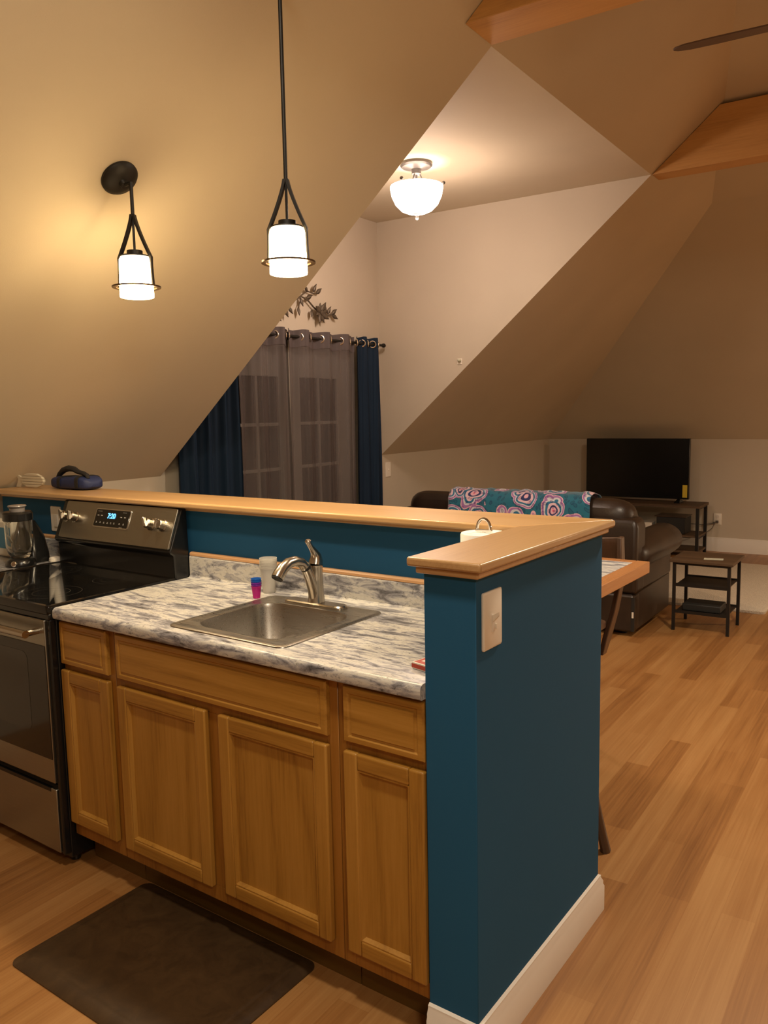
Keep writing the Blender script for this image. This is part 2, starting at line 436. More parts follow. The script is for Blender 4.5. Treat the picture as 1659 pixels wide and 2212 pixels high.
m.poly([S(XK, Y2), S(XB, Y2), S(xpq(Y2), Y2), S(*Pp), S(XK, YT)])
bmesh.ops.remove_doubles(m.bm, verts=m.bm.verts, dist=1e-4)
struct('ceiling_west_slope', m, M['ceil'], smooth=False)
m = MB()
def E_(x, y): return (2 * XR - x, y, zs(x))
m.poly([E_(XK, YS), E_(XR, YS), E_(XR, YR), E_(*Pp), E_(XK, YT)]); struct('ceiling_east_slope', m, M['ceil'], smooth=False)
m = MB(); m.poly([S(XK, YT), S(*Pp), E_(*Pp), E_(XK, YT)]); struct('ceiling_north_slope', m, M['ceil'], smooth=False)
m = MB(); m.poly([S(*Pp), (XR, YR, ZR), E_(*Pp)]); struct('ceiling_upper', m, M['ceil'], smooth=False)
m = MB(); m.poly([(XK, Y1, HD), (XB, Y1, HD), (XB, Y2, HD), (XK, Y2, HD)]); struct('ceiling_dormer', m, M['ceil'], smooth=False)
for y0, y1_ in ((1.435, 1.665), (3.99, 4.152)):
    m = MB(); zt = 3.372
    m.prism([(XB + .004, 3.026), (2 * XR - XB - .004, 3.026), (2 * XR - XB - .40, zt), (XB + .40 + .01, zt)], 'y', y0, y1_)
    struct('ceiling_beam', m, M['beam'], bevel=0.003, smooth=False)

def baseboard(name, pts, mat, h=0.135, t=0.016, house=True):
    # pts: path of the wall face (front side to the right of travel handled by normal sign n)
    prof = [(0, 0), (t, 0), (t, h * 0.66), (t * 0.8, h * 0.72), (t * 0.8, h * 0.8), (t * 0.45, h * 0.9), (t * 0.45, h * 0.96), (0, h)]
    m = MB(); loops = []
    P = [Vector((p[0], p[1], 0)) for p in pts]
    for i, p in enumerate(P):
        d0 = (P[i] - P[i - 1]).normalized() if i > 0 else (P[1] - P[0]).normalized()
        d1 = (P[i + 1] - P[i]).normalized() if i < len(P) - 1 else d0
        n0 = Vector((d0.y, -d0.x, 0)); n1 = Vector((d1.y, -d1.x, 0)); nn = (n0 + n1).normalized(); k = 1 / max(0.3, nn.dot(n0))
        loops.append([tuple(p + nn * (u * k) + Vector((0, 0, z))) for u, z in prof])
    m.loft(loops); return struct(name, m, mat, house=house)
baseboard('baseboard_north', [(XK + .017, YT - .0005), (XE - .02, YT - .0005)], M['white_trim'], 0.15)
baseboard('baseboard_west', [(XK + .0005, 3.75), (XK + .0005, YT - .02)], M['white_trim'], 0.14)

# bar wall (kitchen frame)
T = 0.134; YW, YB_, YI = -0.0126, 0.74, 0.578; ZW = 1.172
m = MB(); m.prism([(0, YW), (T, YW), (T, YB_), (-2.79, YB_), (-2.79, YI), (0, YI)], 'z', 0, ZW)
struct('wall_bar', m, M['teal'], house=False, bevel=0.002)
baseboard('baseboard_bar', [(0.0, YI - .3), (0.0, YW), (T, YW), (T, YB_), (-2.7, YB_)][1:], M['white_trim'], 0.118, 0.015, house=False)

# french door behind the curtains
m = MB(); dx = XK
D0, D1, DH = 2.16, 3.48, 2.0
m.box(dx + .001, dx + .02, D0 - .09, D0, 0, DH + .09); m.box(dx + .001, dx + .02, D1, D1 + .09, 0, DH + .09); m.box(dx + .001, dx + .02, D0, D1, DH, DH + .09)
door = struct('door_1', m, M['white_trim'])
for a, b in ((D0, (D0 + D1) / 2), ((D0 + D1) / 2, D1)):
    m = MB(); pw = (b - a)
    s0, s1 = a + .115, b - .115
    zz = [0.28, 0.57, 0.865, 1.165, 1.47, 1.79]
    ys = [s0, (s0 + s1) / 2, s1]
    m.box(dx + .002, dx + .03, a + .003, s0, 0.01, DH); m.box(dx + .002, dx + .03, s1, b - .003, 0.01, DH)
    m.box(dx + .002, dx + .03, s0, s1, 0.01, zz[0]); m.box(dx + .002, dx + .03, s0, s1, zz[-1], DH)
    for z in zz[1:-1]: m.box(dx + .012, dx + .028, s0, s1, z - .011, z + .011)
    m.box(dx + .012, dx + .028, ys[1] - .011, ys[1] + .011, zz[0], zz[-1])
    finish('door_leaf', m, M['white_trim'], door, bevel=0.002)
    m = MB(); m.box(dx + .006, dx + .012, s0, s1, zz[0], zz[-1]); finish('glass_pane', m, M['nightglass'], door)

# ------------------------------------------------------------------ bar ledge
led = thing('bar_ledge', 'honey wood ledge capping the L-shaped teal half wall', 'ledge', (-0.5, 0.6, 1.172))
z0, z1 = 1.188, 1.210
m = MB(); m.prism([(-2.785, .517), (-.031, .517), (.16, .777), (-2.76, .777)], 'z', z0, z1); finish('long_board', m, M['cap_x'], led, bevel=0.006, seg=3)
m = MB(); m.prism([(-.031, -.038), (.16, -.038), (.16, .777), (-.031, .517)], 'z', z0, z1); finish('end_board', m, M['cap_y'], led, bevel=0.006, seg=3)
m = MB(); m.prism([(-.014, -.026), (.147, -.026), (.147, .758), (-2.77, .758), (-2.77, .562), (-.014, .562)], 'z', ZW, z0); finish('under_moulding', m, M['cap_x'], led, bevel=0.004, seg=2)

# ------------------------------------------------------------------ worktops
def worktop(name, label, xa, xb, hole=None):
    t = thing(name, label, 'worktop', ((xa + xb) / 2, 0.25, 0.876))
    za, zb = 0.876, 0.914; m = MB()
    def front(x0, x1, yend):
        pr = [(yend, za), (yend, zb)] + [(-.018 - .016 * sin(a), .898 + .016 * cos(a)) for a in [i * PI / 2 / 6 for i in range(7)]] + [(-.034, .888), (-.032, .879), (-.027, za)]
        m.prism(pr, 'x', x0, x1)
    if hole:
        hx0, hx1, hy0, hy1 = hole
        front(xa, hx0, .575); front(hx1, xb, .575); front(hx0, hx1, hy0); m.box(hx0, hx1, hy1, .575, za, zb)
    else: front(xa, xb, .575)
    finish('laminate_top', m, M['lam'], t)
    m = MB()
    pr = [(.577, zb), (.577, .999)] + [(.567 - .009 * sin(a), .990 + .009 * cos(a)) for a in [i * PI / 2 / 5 for i in range(6)]] + [(.558, .922), (.553, .9155), (.545, zb)]
    m.prism(pr, 'x', xa, xb); finish('backsplash', m, M['lam'], t)
    m = MB(); m.prism([(.561, .999), (.561, 1.007), (.566, 1.0125), (.577, 1.0125), (.577, .999)], 'x', xa, xb); finish('wood_strip', m, M['strip'], t)
    return t
worktop('worktop', 'granite-patterned laminate worktop holding the steel sink', -1.448, -0.0005, (-.915, -.487, .036, .455))
worktop('worktop', 'short piece of laminate worktop left of the stove under the blender', -2.785, -2.212)

# ------------------------------------------------------------------ cabinets
def slab_front(t, x0, x1, z0_, z1_, sub='drawer'):
    m = MB(); yb = -.001; yf = -.019; s = .012
    loops = []
    for ins, y in [(0, yb), (0, yf + .006), (.004, yf + .001), (.016, yf), (.020, yf + .0035), (.026, yf + .0035), (.028, yf)]:
        if ins == .016: pass
        loops.append([(x0 + ins, y, z0_ + ins), (x1 - ins, y, z0_ + ins), (x1 - ins, y, z1_ - ins), (x0 + ins, y, z1_ - ins)])
    m.loft(loops[:4] + loops[4:]); return finish(sub, m, M['oak_x'], t)
def cab_door(t, x0, x1, z0_, z1_):
    W = .043; yb, yf = -.001, -.021
    m = MB(); m.mi = 0
    m.box(x0, x0 + W, yf, yb, z0_, z1_); m.box(x1 - W, x1, yf, yb, z0_, z1_)
    m.mi = 1
    m.box(x0 + W, x1 - W, yf, yb, z0_, z0_ + W); m.box(x0 + W, x1 - W, yf, yb, z1_ - W, z1_)
    d = finish('door', m, [M['oak_z'], M['oak_x']], t, bevel=0.005, seg=3)
    # inner bead + recessed panel
    m = MB(); i0 = W - .001; L = []
    for ins, y in [(i0, yf + .002), (i0 + .004, yf + .002), (i0 + .009, yf + .0135)]:
        L.append([(x0 + ins, y, z0_ + ins), (x1 - ins, y, z0_ + ins), (x1 - ins, y, z1_ - ins), (x0 + ins, y, z1_ - ins)])
    m.loft(L, False, True); finish('door_panel', m, M['oak_z'], d, norm=False)
    return d
def cabinet(label, x0, x1, fr, doors, toe=True):
    t = thing('base_cabinet', label, 'cabinet', ((x0 + x1) / 2, .28, 0), group='oak base cabinets under the worktop')
    m = MB(); k = .016
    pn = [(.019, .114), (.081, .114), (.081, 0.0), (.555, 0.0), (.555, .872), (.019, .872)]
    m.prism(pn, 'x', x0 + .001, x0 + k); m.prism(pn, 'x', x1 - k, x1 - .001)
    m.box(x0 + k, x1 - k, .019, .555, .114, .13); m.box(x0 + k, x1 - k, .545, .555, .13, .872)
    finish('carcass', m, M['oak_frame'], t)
    m = MB()
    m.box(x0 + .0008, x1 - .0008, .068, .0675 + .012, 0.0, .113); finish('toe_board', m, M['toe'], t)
    # face frame: stiles and rails
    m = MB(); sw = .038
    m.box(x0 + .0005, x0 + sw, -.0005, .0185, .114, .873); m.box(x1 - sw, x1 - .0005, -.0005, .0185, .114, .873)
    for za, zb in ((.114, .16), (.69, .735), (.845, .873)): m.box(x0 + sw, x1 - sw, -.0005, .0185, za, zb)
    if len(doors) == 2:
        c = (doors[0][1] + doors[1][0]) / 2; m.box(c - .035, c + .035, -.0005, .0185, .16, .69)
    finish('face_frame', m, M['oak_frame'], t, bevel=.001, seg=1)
    for a, b, za, zb in fr: slab_front(t, a, b, za, zb, 'drawer' if len(doors) == 1 else 'false_front')
    for a, b, za, zb in doors: cab_door(t, a, b, za, zb)
    return t
cabinet('narrow oak base cabinet with one drawer and door beside the stove', -1.447, -1.171, [(-1.443, -1.195, .722, .866)], [(-1.443, -1.191, .165, .703)])
cabinet('wide two-door oak sink cabinet with a long blank drawer front', -1.170, -.2695, [(-1.147, -.2965, .722, .866)], [(-1.147, -.7465, .16, .699), (-.693, -.2965, .16, .699)])
cabinet('narrow oak base cabinet with one drawer and door against the teal end wall', -.2685, -.001, [(-.2424, -.003, .722, .866)], [(-.2424, -.003, .16, .699)])
cabinet('oak base cabinet left of the stove under the short worktop', -2.785, -2.214, [(-2.76, -2.24, .722, .866)], [(-2.76, -2.24, .16, .699)])

# ------------------------------------------------------------------ stove
SX0, SX1 = -2.208, -1.452
st = thing('stove', 'stainless electric stove with black glass cooktop and clock at 7:20', 'stove', (-1.83, .27, 0))
m = MB(); m.box(SX0, SX1, -.02, .56, .03, .895); m.box(SX0, SX1, -.045, -.02, .873, .893); m.box(SX1 - .018, SX1, -.044, -.02, .05, .873)
for x in (SX0 + .04, SX1 - .04):
    for y in (.02, .5): m.lathe([(.018, 0), (.018, .03)], (x, y, 0), 12)
finish('body', m, M['black'], st, bevel=.003)
m = MB()
m.loft([[(x, y, .893) for x, y in rrect(SX0, SX1, -.045, .50, .012)], [(x, y, .912) for x, y in rrect(SX0, SX1, -.048, .50, .014)], [(x, y, .921) for x, y in rrect(SX0 + .003, SX1 - .003, -.045, .50, .014)], [(x, y, .922) for x, y in rrect(SX0 + .014, SX1 - .014, -.034, .49, .012)], [(x, y, .918) for x, y in rrect(SX0 + .02, SX1 - .02, -.028, .485, .010)]])
ck = finish('cooktop', m, M['blackglass'], st)
for x, y, R in ((-1.66, .10, .105), (-1.66, .36, .075), (-2.02, .10, .075), (-2.02, .36, .09)):
    m = MB()
    for rr in (R, R * .62):
        n = 48
        m.loft([[(x + r_ * cos(2 * PI * i / n), y + r_ * sin(2 * PI * i / n), .9184) for i in range(n)] for r_ in (rr - .0015, rr)], False, False)
    finish('burner_ring', m, M['ring'], ck, norm=False)
# backguard : black riser then steel console leaning back
m = MB(); m.prism([(.490, .905), (.566, .905), (.560, 1.180), (.550, 1.186), (.535, 1.184), (.474, 1.034), (.468, 1.022), (.474, 1.014), (.488, 1.006)], 'x', SX0, SX1); bg = finish('backguard', m, M['black'], st, bevel=.006, seg=3)
cx0, cx1 = -2.168, -1.458
def conP(x, v, off=0.0):  # console plane: v 0..1 from bottom to top
    a = Vector((0, .469, 1.032)); b = Vector((0, .530, 1.182)); p = a.lerp(b, v); n = Vector((0, -(b - a).z, (b - a).y)).normalized()
    q = p + n * off; return (x, q.y, q.z)
def slab_con(x0, x1, v0, v1, o0, o1, r=.008):
    H_ = .167; m = MB(); P = rrect(x0, x1, v0 * H_, v1 * H_, r, 4)
    m.loft([[conP(x, v / H_, o0) for x, v in P], [conP(x, v / H_, o1) for x, v in P]]); return m
con = finish('control_panel', slab_con(cx0, cx1, 0, 1, -.004, .006), M['steel'], st, bevel=.002)
dx0, dx1 = -1.945, -1.728
finish('display_bezel', slab_con(dx0 - .006, dx1 + .006, .36, .86, .004, .0085), M['chrome'], con, bevel=.001)
finish('display', slab_con(dx0, dx1, .39, .83, .006, .0095, .006), M['blackglass'], con)
m = MB()
def bar(x, v, w, h): 
    P = [(x - w, v - h), (x + w, v - h), (x + w, v + h), (x - w, v + h)]
    m.poly([conP(a, b, .0101) for a, b in P])
for i, x in enumerate([-1.928, -1.903, -1.879, -1.855, -1.833, -1.812, -1.778, -1.752]): 
    bar(x, .475, .0045, .006); bar(x, .50, .003, .008)
for x in (-1.926, -1.903, -1.776, -1.752): bar(x, .67 if x < -1.85 else .66, .006, .010)
bar(-1.765, .40, .010, .004); bar(-1.92, .78, .014, .004); bar(-1.76, .78, .012, .004)
finish('key_lettering', m, M['mark'], con, norm=False)
cu = bpy.data.curves.new('clock_digits', 'FONT'); cu.body = '7:20'; cu.size = .030; cu.extrude = .0003; cu.align_x = 'CENTER'; cu.align_y = 'CENTER'; cu.materials.append(M['led']); cu.offset = 0.0006
to = bpy.data.objects.new('clock_digits', cu); C.objects.link(to); to.parent = con; to['_fo'] = tuple(st['_fo'])
bpy.context.view_layer.update(); me_ = bpy.data.meshes.new_from_object(to); bpy.data.objects.remove(to)
to = bpy.data.objects.new('clock_digits', me_); C.objects.link(to); to.parent = con; to['_fo'] = tuple(st['_fo'])
pp = Vector(conP(-1.838, .665, .0112)) - Vector(st['_fo']); to.location = pp; to.rotation_euler = (PI / 2 - math.atan2(.061, .150), 0, 0)
def knob(x, rot):
    m = MB(); c = Vector(conP(x, .56, .006)); n = (Vector(conP(x, .5, 1)) - Vector(conP(x, .5, 0))).normalized()
    m.lathe([(.024, 0), (.024, .004), (.0205, .007), (.0195, .026), (.017, .029), (0.0, .029)], tuple(c), 28, tuple(n))
    k = finish('knob', m, M['nickel'], con)
    m = MB(); u = Vector((cos(rot), 0, sin(rot))); w = n.cross(u).normalized()
    L = []
    for d, s in ((.026, 1), (.042, .95)):
        cc = c + n * d
        L.append([tuple(cc + u * a * .0205 * s + w * b * .006 * s) for a, b in ((-1, -1), (1, -1), (1, 1), (-1, 1))])
    m.loft(L); finish('grip', m, M['nickel'], k, bevel=.002)
for x, r in ((-2.140, PI / 2), (-2.080, PI / 2), (-1.588, PI / 2 + .3), (-1.518, PI / 2 - .25)): knob(x, r)
# oven door
m = MB(); m.box(SX0 + .004, SX1 - .020, -.052, -.021, .305, .872); od = finish('oven_door', m, M['steel'], st, bevel=.003)
m = MB(); m.box(SX0 + .010, SX1 - .022, -.0545, -.050, .39, .785); finish('door_glass', m, M['ovenglass'], od, bevel=.001)
m = MB(); P = rrect(SX0 + .13, SX1 - .13, .47, .75, .03); m.loft([[(x, -.0540, z) for x, z in P], [(x, -.0552, z) for x, z in P]]); finish('door_window', m, M['ovenwin'], od)
m = MB(); m.tube([(SX0 + .05, -.10, .832), (SX1 - .05, -.10, .832)], .013, 16)
for x in (SX0 + .06, SX1 - .06): m.tube([(x, -.10, .832), (x, -.05, .832)], .011, 12)
finish('handle', m, M['nickel'], od)
m = MB(); m.box(SX0 + .004, SX1 - .020, -.050, -.021, .055, .282); dr = finish('drawer', m, M['steel'], st, bevel=.003)
m = MB(); m.box(SX0 + .05, SX1 - .05, -.051, -.04, .270, .283); finish('drawer_grip', m, M['black'], dr)

# ------------------------------------------------------------------ sink + faucet
sk = thing('kitchen_sink', 'square stainless steel drop-in sink with one deep bowl', 'sink', (-.70, .24, .914))
m = MB()
def rr(x0, x1, y0, y1, r, z): return [(x, y, z) for x, y in rrect(x0, x1, y0, y1, r, 8)]
m.loft([rr(-.936, -.465, .013, .484, .032, .9143), rr(-.935, -.466, .014, .483, .032, .9172), rr(-.930, -.471, .019, .478, .030, .9190), rr(-.918, -.483, .031, .466, .028, .9190), rr(-.910, -.491, .039, .460, .022, .9172), rr(-.893, -.505, .053, .411, .078, .9174), rr(-.889, -.509, .057, .407, .080, .9182), rr(-.885, -.513, .061, .403, .080, .9165), rr(-.882, -.516, .064, .400, .080, .905), rr(-.874, -.524, .072, .392, .078, .79), rr(-.862, -.536, .084, .380, .074, .765), rr(-.835, -.563, .111, .353, .066, .753), rr(-.72, -.68, .22, .25, .012, .748)], False, True)
finish('basin', m, M['sinksteel'], sk, norm=True)
m = MB(); m.lathe([(.045, .7495), (.045, .752), (.036, .753), (.030, .750), (0, .750)], (-.70, .232, 0), 28); finish('drain_strainer', m, M['chrome'], sk)
fa = thing('faucet', 'brushed nickel single-lever kitchen faucet with arched spout', 'faucet', (-.71, .445, .919))
fx = -.715
m = MB(); P = [(fx + .128 * cos(a) , .443 + .027 * sin(a)) for a in [2 * PI * i / 40 for i in range(40)]]
P = rrect(fx - .125, fx + .125, .417, .470, .0262, 8)
m.loft([[(x, y, .9175) for x, y in P], [(x, y, .924) for x, y in P], [(fx + (x - fx) * .96, .4435 + (y - .4435) * .85, .928) for x, y in P]]); finish('deck_plate', m, M['nickel'], fa)
m = MB(); m.lathe([(.029, .926), (.027, .935), (.025, .96), (.0235, 1.0), (.0235, 1.040), (.0245, 1.043), (.0245, 1.049)], (fx, .449, 0), 32); finish('body', m, M['nickel'], fa)
m = MB(); sp = [(.440, .945), (.434, .975), (.420, 1.01), (.402, 1.045), (.380, 1.066), (.350, 1.076), (.320, 1.074), (.295, 1.062), (.277, 1.046), (.268, 1.036)]
m.tube([(fx, y, z) for y, z in sp], [.019, .0185, .018, .017, .0165, .0165, .017, .0185, .020, .0195], 20); s_ = finish('spout', m, M['nickel'], fa)
m = MB(); m.tube([(fx, .402, 1.0455), (fx, .396, 1.0525)], .0176, 20); finish('seam_ring', m, M['matte_black'], s_)
m = MB(); m.tube([(fx, .2692, 1.0375), (fx, .266, 1.0335)], .0175, 20); finish('seam_ring', m, M['matte_black'], s_)
m = MB(); m.tube([(fx, .449, 1.050), (fx, .452, 1.062), (fx, .452, 1.078), (fx, .444, 1.092), (fx, .430, 1.108), (fx, .420, 1.122), (fx, .416, 1.131), (fx, .415, 1.136)], [.0235, .0225, .018, .012, .0085, .0085, .0105, .006], 20); finish('lever_handle', m, M['nickel'], fa)

# ------------------------------------------------------------------ small things on the worktop
def cup(name, label, cat, group, x, y, z, h, rt, rb, mat, cap=True):
    m = MB(); t_ = .0012
    m.lathe([(rb, 0), (rt, h - .003), (rt + .0015, h - .0025), (rt + .0015, h), (rt - t_, h), (rb - t_, t_), (0.0, t_)], (0, 0, 0), 28)
    o = finish(name, m, mat); o.location = (x, y, z); tag(o, label, cat, group); return o
c0 = cup('plastic_cup', 'frosted clear plastic cup nested in the tall stack behind the sink', 'cup', 'nested clear plastic cups', -.985, .512, .9145, .090, .0295, .021, M['cupclear'])
for k in range(1, 7):
    c = c0.copy(); C.objects.link(c); c.location = (-.985, .512, .9145 + k * .0055)
shots = [('cuppink', 'small pink shot cup, lowest of its nested stack by the sink'), ('cuppurple', 'small purple shot cup nested above the pink one'), ('cuppurple', 'second small purple shot cup, just under the blue ones'), ('cupblue', 'small blue shot cup nested just above the purple ones'), ('cupblue', 'small blue shot cup, topmost of its nested stack')]
for i, (mm, lb) in enumerate(shots):
    cup('shot_cup', lb, 'cup', 'nested coloured shot cups', -.962, .426, .9145 + i * .0065, .042, .0168, .0122, M[mm])
cd = thing('card_box', 'red and white playing card box lying on the worktop by the end wall', 'box', (-.045, .10, .9145))
m = MB()
a = math.radians(-12)
def R2(x, y, ang, cx, cy): return (cx + x * cos(ang) - y * sin(ang), cy + x * sin(ang) + y * cos(ang))
def rbox(mb, w, d, z0, z1, ang, cx, cy):
    P = [R2(x, y, ang, cx, cy) for x, y in ((-w, -d), (w, -d), (w, d), (-w, d))]
    mb.prism(P, 'z', z0, z1)
rbox(m, .031, .044, .9147, .9315, a, -.046, .098); finish('carton', m, M['whitecard'], cd, bevel=.001)
m = MB(); rbox(m, .027, .040, .9315, .9319, a, -.046, .098); pt = finish('red_face', m, M['redcard'], cd)
m = MB(); rbox(m, .0313, .0443, .918, .928, a, -.046, .098); finish('red_band', m, M['redcard'], cd)
m = MB(); rbox(m, .016, .026, .9319, .9322, a, -.046, .098); finish('white_panel', m, M['whitecard'], cd)

ph = thing('paper_towel_holder', 'chrome paper towel holder with a loop on top', 'towel holder', (-.098, .45, .9145))
m = MB(); m.lathe([(.068, .9147), (.068, .922), (.06, .926), (0, .926)], (-.098, .45, 0), 36); finish('base', m, M['chrome'], ph)
m = MB(); m.tube([(-.098, .45, .924), (-.098, .45, 1.200)], .005, 12); finish('rod', m, M['chrome'], ph)
m = MB(); m.tube([(-.098 + .021 * cos(t), .45 , 1.205 + .030 * sin(t)) for t in [PI * i / 16 for i in range(17)]], .0042, 10); m.box(-.123, -.073, .446, .454, 1.199, 1.205); finish('loop', m, M['chrome'], ph)
m = MB(); m.lathe([(.0195, .927), (.064, .927), (.065, .93), (.065, 1.192), (.063, 1.196), (.0195, 1.196)], (-.098, .45, 0), 48); o = finish('paper_towel_roll', m, M['paper']); place(o, (-.098, .45, .927)); tag(o, 'white paper towel roll standing behind the end of the bar ledge', 'paper towel')

# switches
def plate(mb, u0, u1, z0_, z1_, f): 
    P = rrect(u0, u1, z0_, z1_, .004, 3); mb.loft([[f(u, z, 0) for u, z in P], [f(u, z, .004) for u, z in P], [f(u * .94 + (u0 + u1) * .03, z * .96 + (z0_ + z1_) * .02, .006) for u, z in P]])
t = thing('light_switch', 'cream toggle switch plate with dimmer slider on the teal end wall', 'switch', (T, .055, 1.067))
fE = lambda u, z, d: (T + .0005 + d, u, z)
m = MB(); plate(m, .012, .099, 1.002, 1.134, fE); finish('plate', m, M['plate'], t)
m = MB(); m.box(T + .006, T + .0075, .049, .061, 1.04, 1.078); finish('slot', m, M['whitecard'], t)
m = MB(); m.loft([[(T + .007, y, z) for y, z in ((.050, 1.062), (.060, 1.062), (.060, 1.078), (.050, 1.078))], [(T + .022, y, z) for y, z in ((.052, 1.078), (.058, 1.078), (.058, 1.087), (.052, 1.087))]]); finish('toggle', m, M['plate'], t, bevel=.001)
m = MB(); m.box(T + .006, T + .010, .064, .069, 1.045, 1.056); finish('slider', m, M['plate'], t)
t = thing('dimmer_switch', 'cream dimmer switch on the teal wall left of the stove', 'switch', (-2.295, YI, 1.09))
fB = lambda u, z, d: (u, YI - .0005 - d, z)
m = MB(); plate(m, -2.385, -2.31, 1.03, 1.143, fB); finish('plate', m, M['plate'], t)
m = MB(); m.box(-2.352, -2.328, YI - .012, YI - .006, 1.052, 1.108); finish('paddle', m, M['whitecard'], t, bevel=.001)
# appliances left of stove
bl = thing('blender', 'glass-jar blender with black lid left of the stove', 'blender', (-2.288, .358, .9145))
bx, by = -2.288, .358
m = MB(); m.lathe([(.062, .9147), (.063, .922), (.058, .938), (.046, .948), (.040, .950)], (bx, by, 0), 32); b_ = finish('base', m, M['black'], bl)
m = MB(); m.lathe([(.012, 0), (.012, .009), (.009, .012)], (bx + .034, by - .048, .930), 20, (0.5, -.8, .2)); finish('dial', m, M['chrome'], b_)
m = MB(); m.lathe([(.036, .951), (.040, .958), (.050, .975), (.055, 1.0), (.057, 1.113), (.054, 1.113), (.052, 1.0), (.047, .978), (.034, .964), (0, .962)], (bx, by, 0), 32); jar = finish('jar', m, M['glass'], bl)
m = MB(); m.tube([(bx - .055, by - .005, 1.10), (bx - .080, by - .01, 1.09), (bx - .083, by - .01, 1.04), (bx - .055, by - .005, 1.01)], .006, 10); finish('jar_handle', m, M['glass'], jar)
m = MB(); m.lathe([(.058, 1.109), (.061, 1.112), (.061, 1.140), (.055, 1.148), (0.0, 1.148)], (bx, by, 0), 32); finish('lid', m, M['black'], bl)
m = MB(); m.lathe([(.030, 1.148), (.031, 1.162), (.038, 1.170), (.036, 1.174), (0.0, 1.174)], (bx, by, 0), 28); finish('lid_cap', m, plain('smoky_plastic', (.22, .20, .19), .25), bl)
cm = thing('coffee_maker', 'small black appliance behind the blender', 'coffee maker', (-2.33, .48, .9145))
m = MB(); m.loft([rr(-2.46, -2.275, .40, .50, .03, .9147), rr(-2.46, -2.28, .40, .50, .03, .955), rr(-2.45, -2.305, .41, .50, .03, 1.02), rr(-2.44, -2.335, .42, .50, .03, 1.055), rr(-2.43, -2.365, .43, .49, .02, 1.09)]); finish('housing', m, M['black'], cm, bevel=.003)
m = MB(); m.lathe([(.026, .9147), (.028, .93), (.02, .945), (0, .946)], (-2.34, .372, 0), 20); finish('button_dial', m, M['matte_black'], cm)
m = MB(); m.lathe([(.022, .9147), (.026, .918), (.024, .932), (.012, .938), (0, .938)], (-2.243, .49, 0), 20); o = finish('measuring_scoop', m, M['plate']); place(o, (-2.243, .49, .9147)); tag(o, 'small cream scoop at the foot of the backsplash left of the stove', 'scoop')
pk = thing('snack_packet', 'white and blue packet standing behind the blender', 'packet', (-2.60, .45, .9145))
m = MB(); m.box(-2.72, -2.50, .44, .49, .9147, 1.085); finish('packet_body', m, M['whitebag'], pk, bevel=.012)
m = MB(); m.box(-2.71, -2.52, .4385, .4395, .955, 1.05); finish('blue_print', m, M['bluebag'], pk)

# fish + bag on ledge
fs = thing('fish_ornament', 'whitewashed slatted wooden fish standing at the left end of the ledge', 'ornament', (-2.64, .64, 1.2105))
m = MB()
cxf, czf = -2.615, 1.247
for k in range(5):
    za = -.032 + k * .0132; zb = za + .0118
    def hw(z): return .095 * math.sqrt(max(0.02, 1 - (z / .036) ** 2))
    wa, wb = hw(za), hw(zb)
    m.prism([(cxf - wa, czf + za), (cxf + wa, czf + za), (cxf + wb, czf + zb), (cxf - wb, czf + zb)], 'y', .630, .644)
finish('fish_body', m, M['fish'], fs, bevel=.002)
m = MB(); m.prism([(cxf - .075, czf - .006), (cxf - .075, czf + .010), (cxf - .140, czf + .030), (cxf - .118, czf + .002), (cxf - .140, 1.2107), (cxf - .11, 1.2107)], 'y', .632, .642); finish('tail', m, M['fish'], fs, bevel=.002)
dg = thing('duffel_bag', 'blue duffel bag with black straps resting on the ledge', 'bag', (-2.37, .69, 1.2105))
m = MB(); bx0, bx1 = -2.525, -2.235; YBG = .712
def bag(u, v):
    x = bx0 + (bx1 - bx0) * u; e = abs(2 * u - 1)
    k = (1 - e ** 6) ** .5 if 0 < u < 1 else 0.0
    a = 2 * PI * v; sx = abs(cos(a)) ** .5 * (1 if cos(a) > 0 else -1); sz = abs(sin(a)) ** .45 * (1 if sin(a) > 0 else -1)
    hgt = .0295 + .004 * sin(9 * u + 1) + (.0 if u > .25 else -.045 * (.25 - u)) 
    return (x, YBG + .060 * (.35 + .65 * k) * sx, 1.2108 + .0300 + (.0298 if sz < 0 else hgt) * (.55 + .45 * k) * sz - (.0134 * (1 - k) if sz > 0 else -.0134 * (1 - k) * 0))
m.grid(bag, 24, 24); bmesh.ops.remove_doubles(m.bm, verts=m.bm.verts, dist=1e-5); bmesh.ops.holes_fill(m.bm, edges=m.bm.edges); finish('bag_body', m, M['bluefab'], dg)
for us in (.33, .80):
    m = MB(); L = []
    for du, kk in ((-.035, 1.02), (-.035, 1.07), (.035, 1.07), (.035, 1.02)):
        lp = []
        for i in range(40):
            v = .5 + .60 * (i / 39 - .5) - .25
            p = bag(us + du, v % 1.0); lp.append((p[0], YBG + (p[1] - YBG) * kk, 1.2408 + (p[2] - 1.2408) * kk))
        L.append(lp)
    m.loft(L + [L[0]], False, False, cyc=False); finish('strap', m, M['blackfab'], dg)
m = MB(); m.tube([(-2.49, .69, 1.262), (-2.47, .69, 1.280), (-2.44, .69, 1.297), (-2.40, .69, 1.306), (-2.36, .69, 1.303), (-2.325, .69, 1.290), (-2.29, .69, 1.286), (-2.265, .69, 1.278), (-2.255, .69, 1.262)], [.010, .014, .017, .018, .016, .013, .012, .011, .008], 12, flat=.8)
finish('handle', m, M['blackfab'], dg)

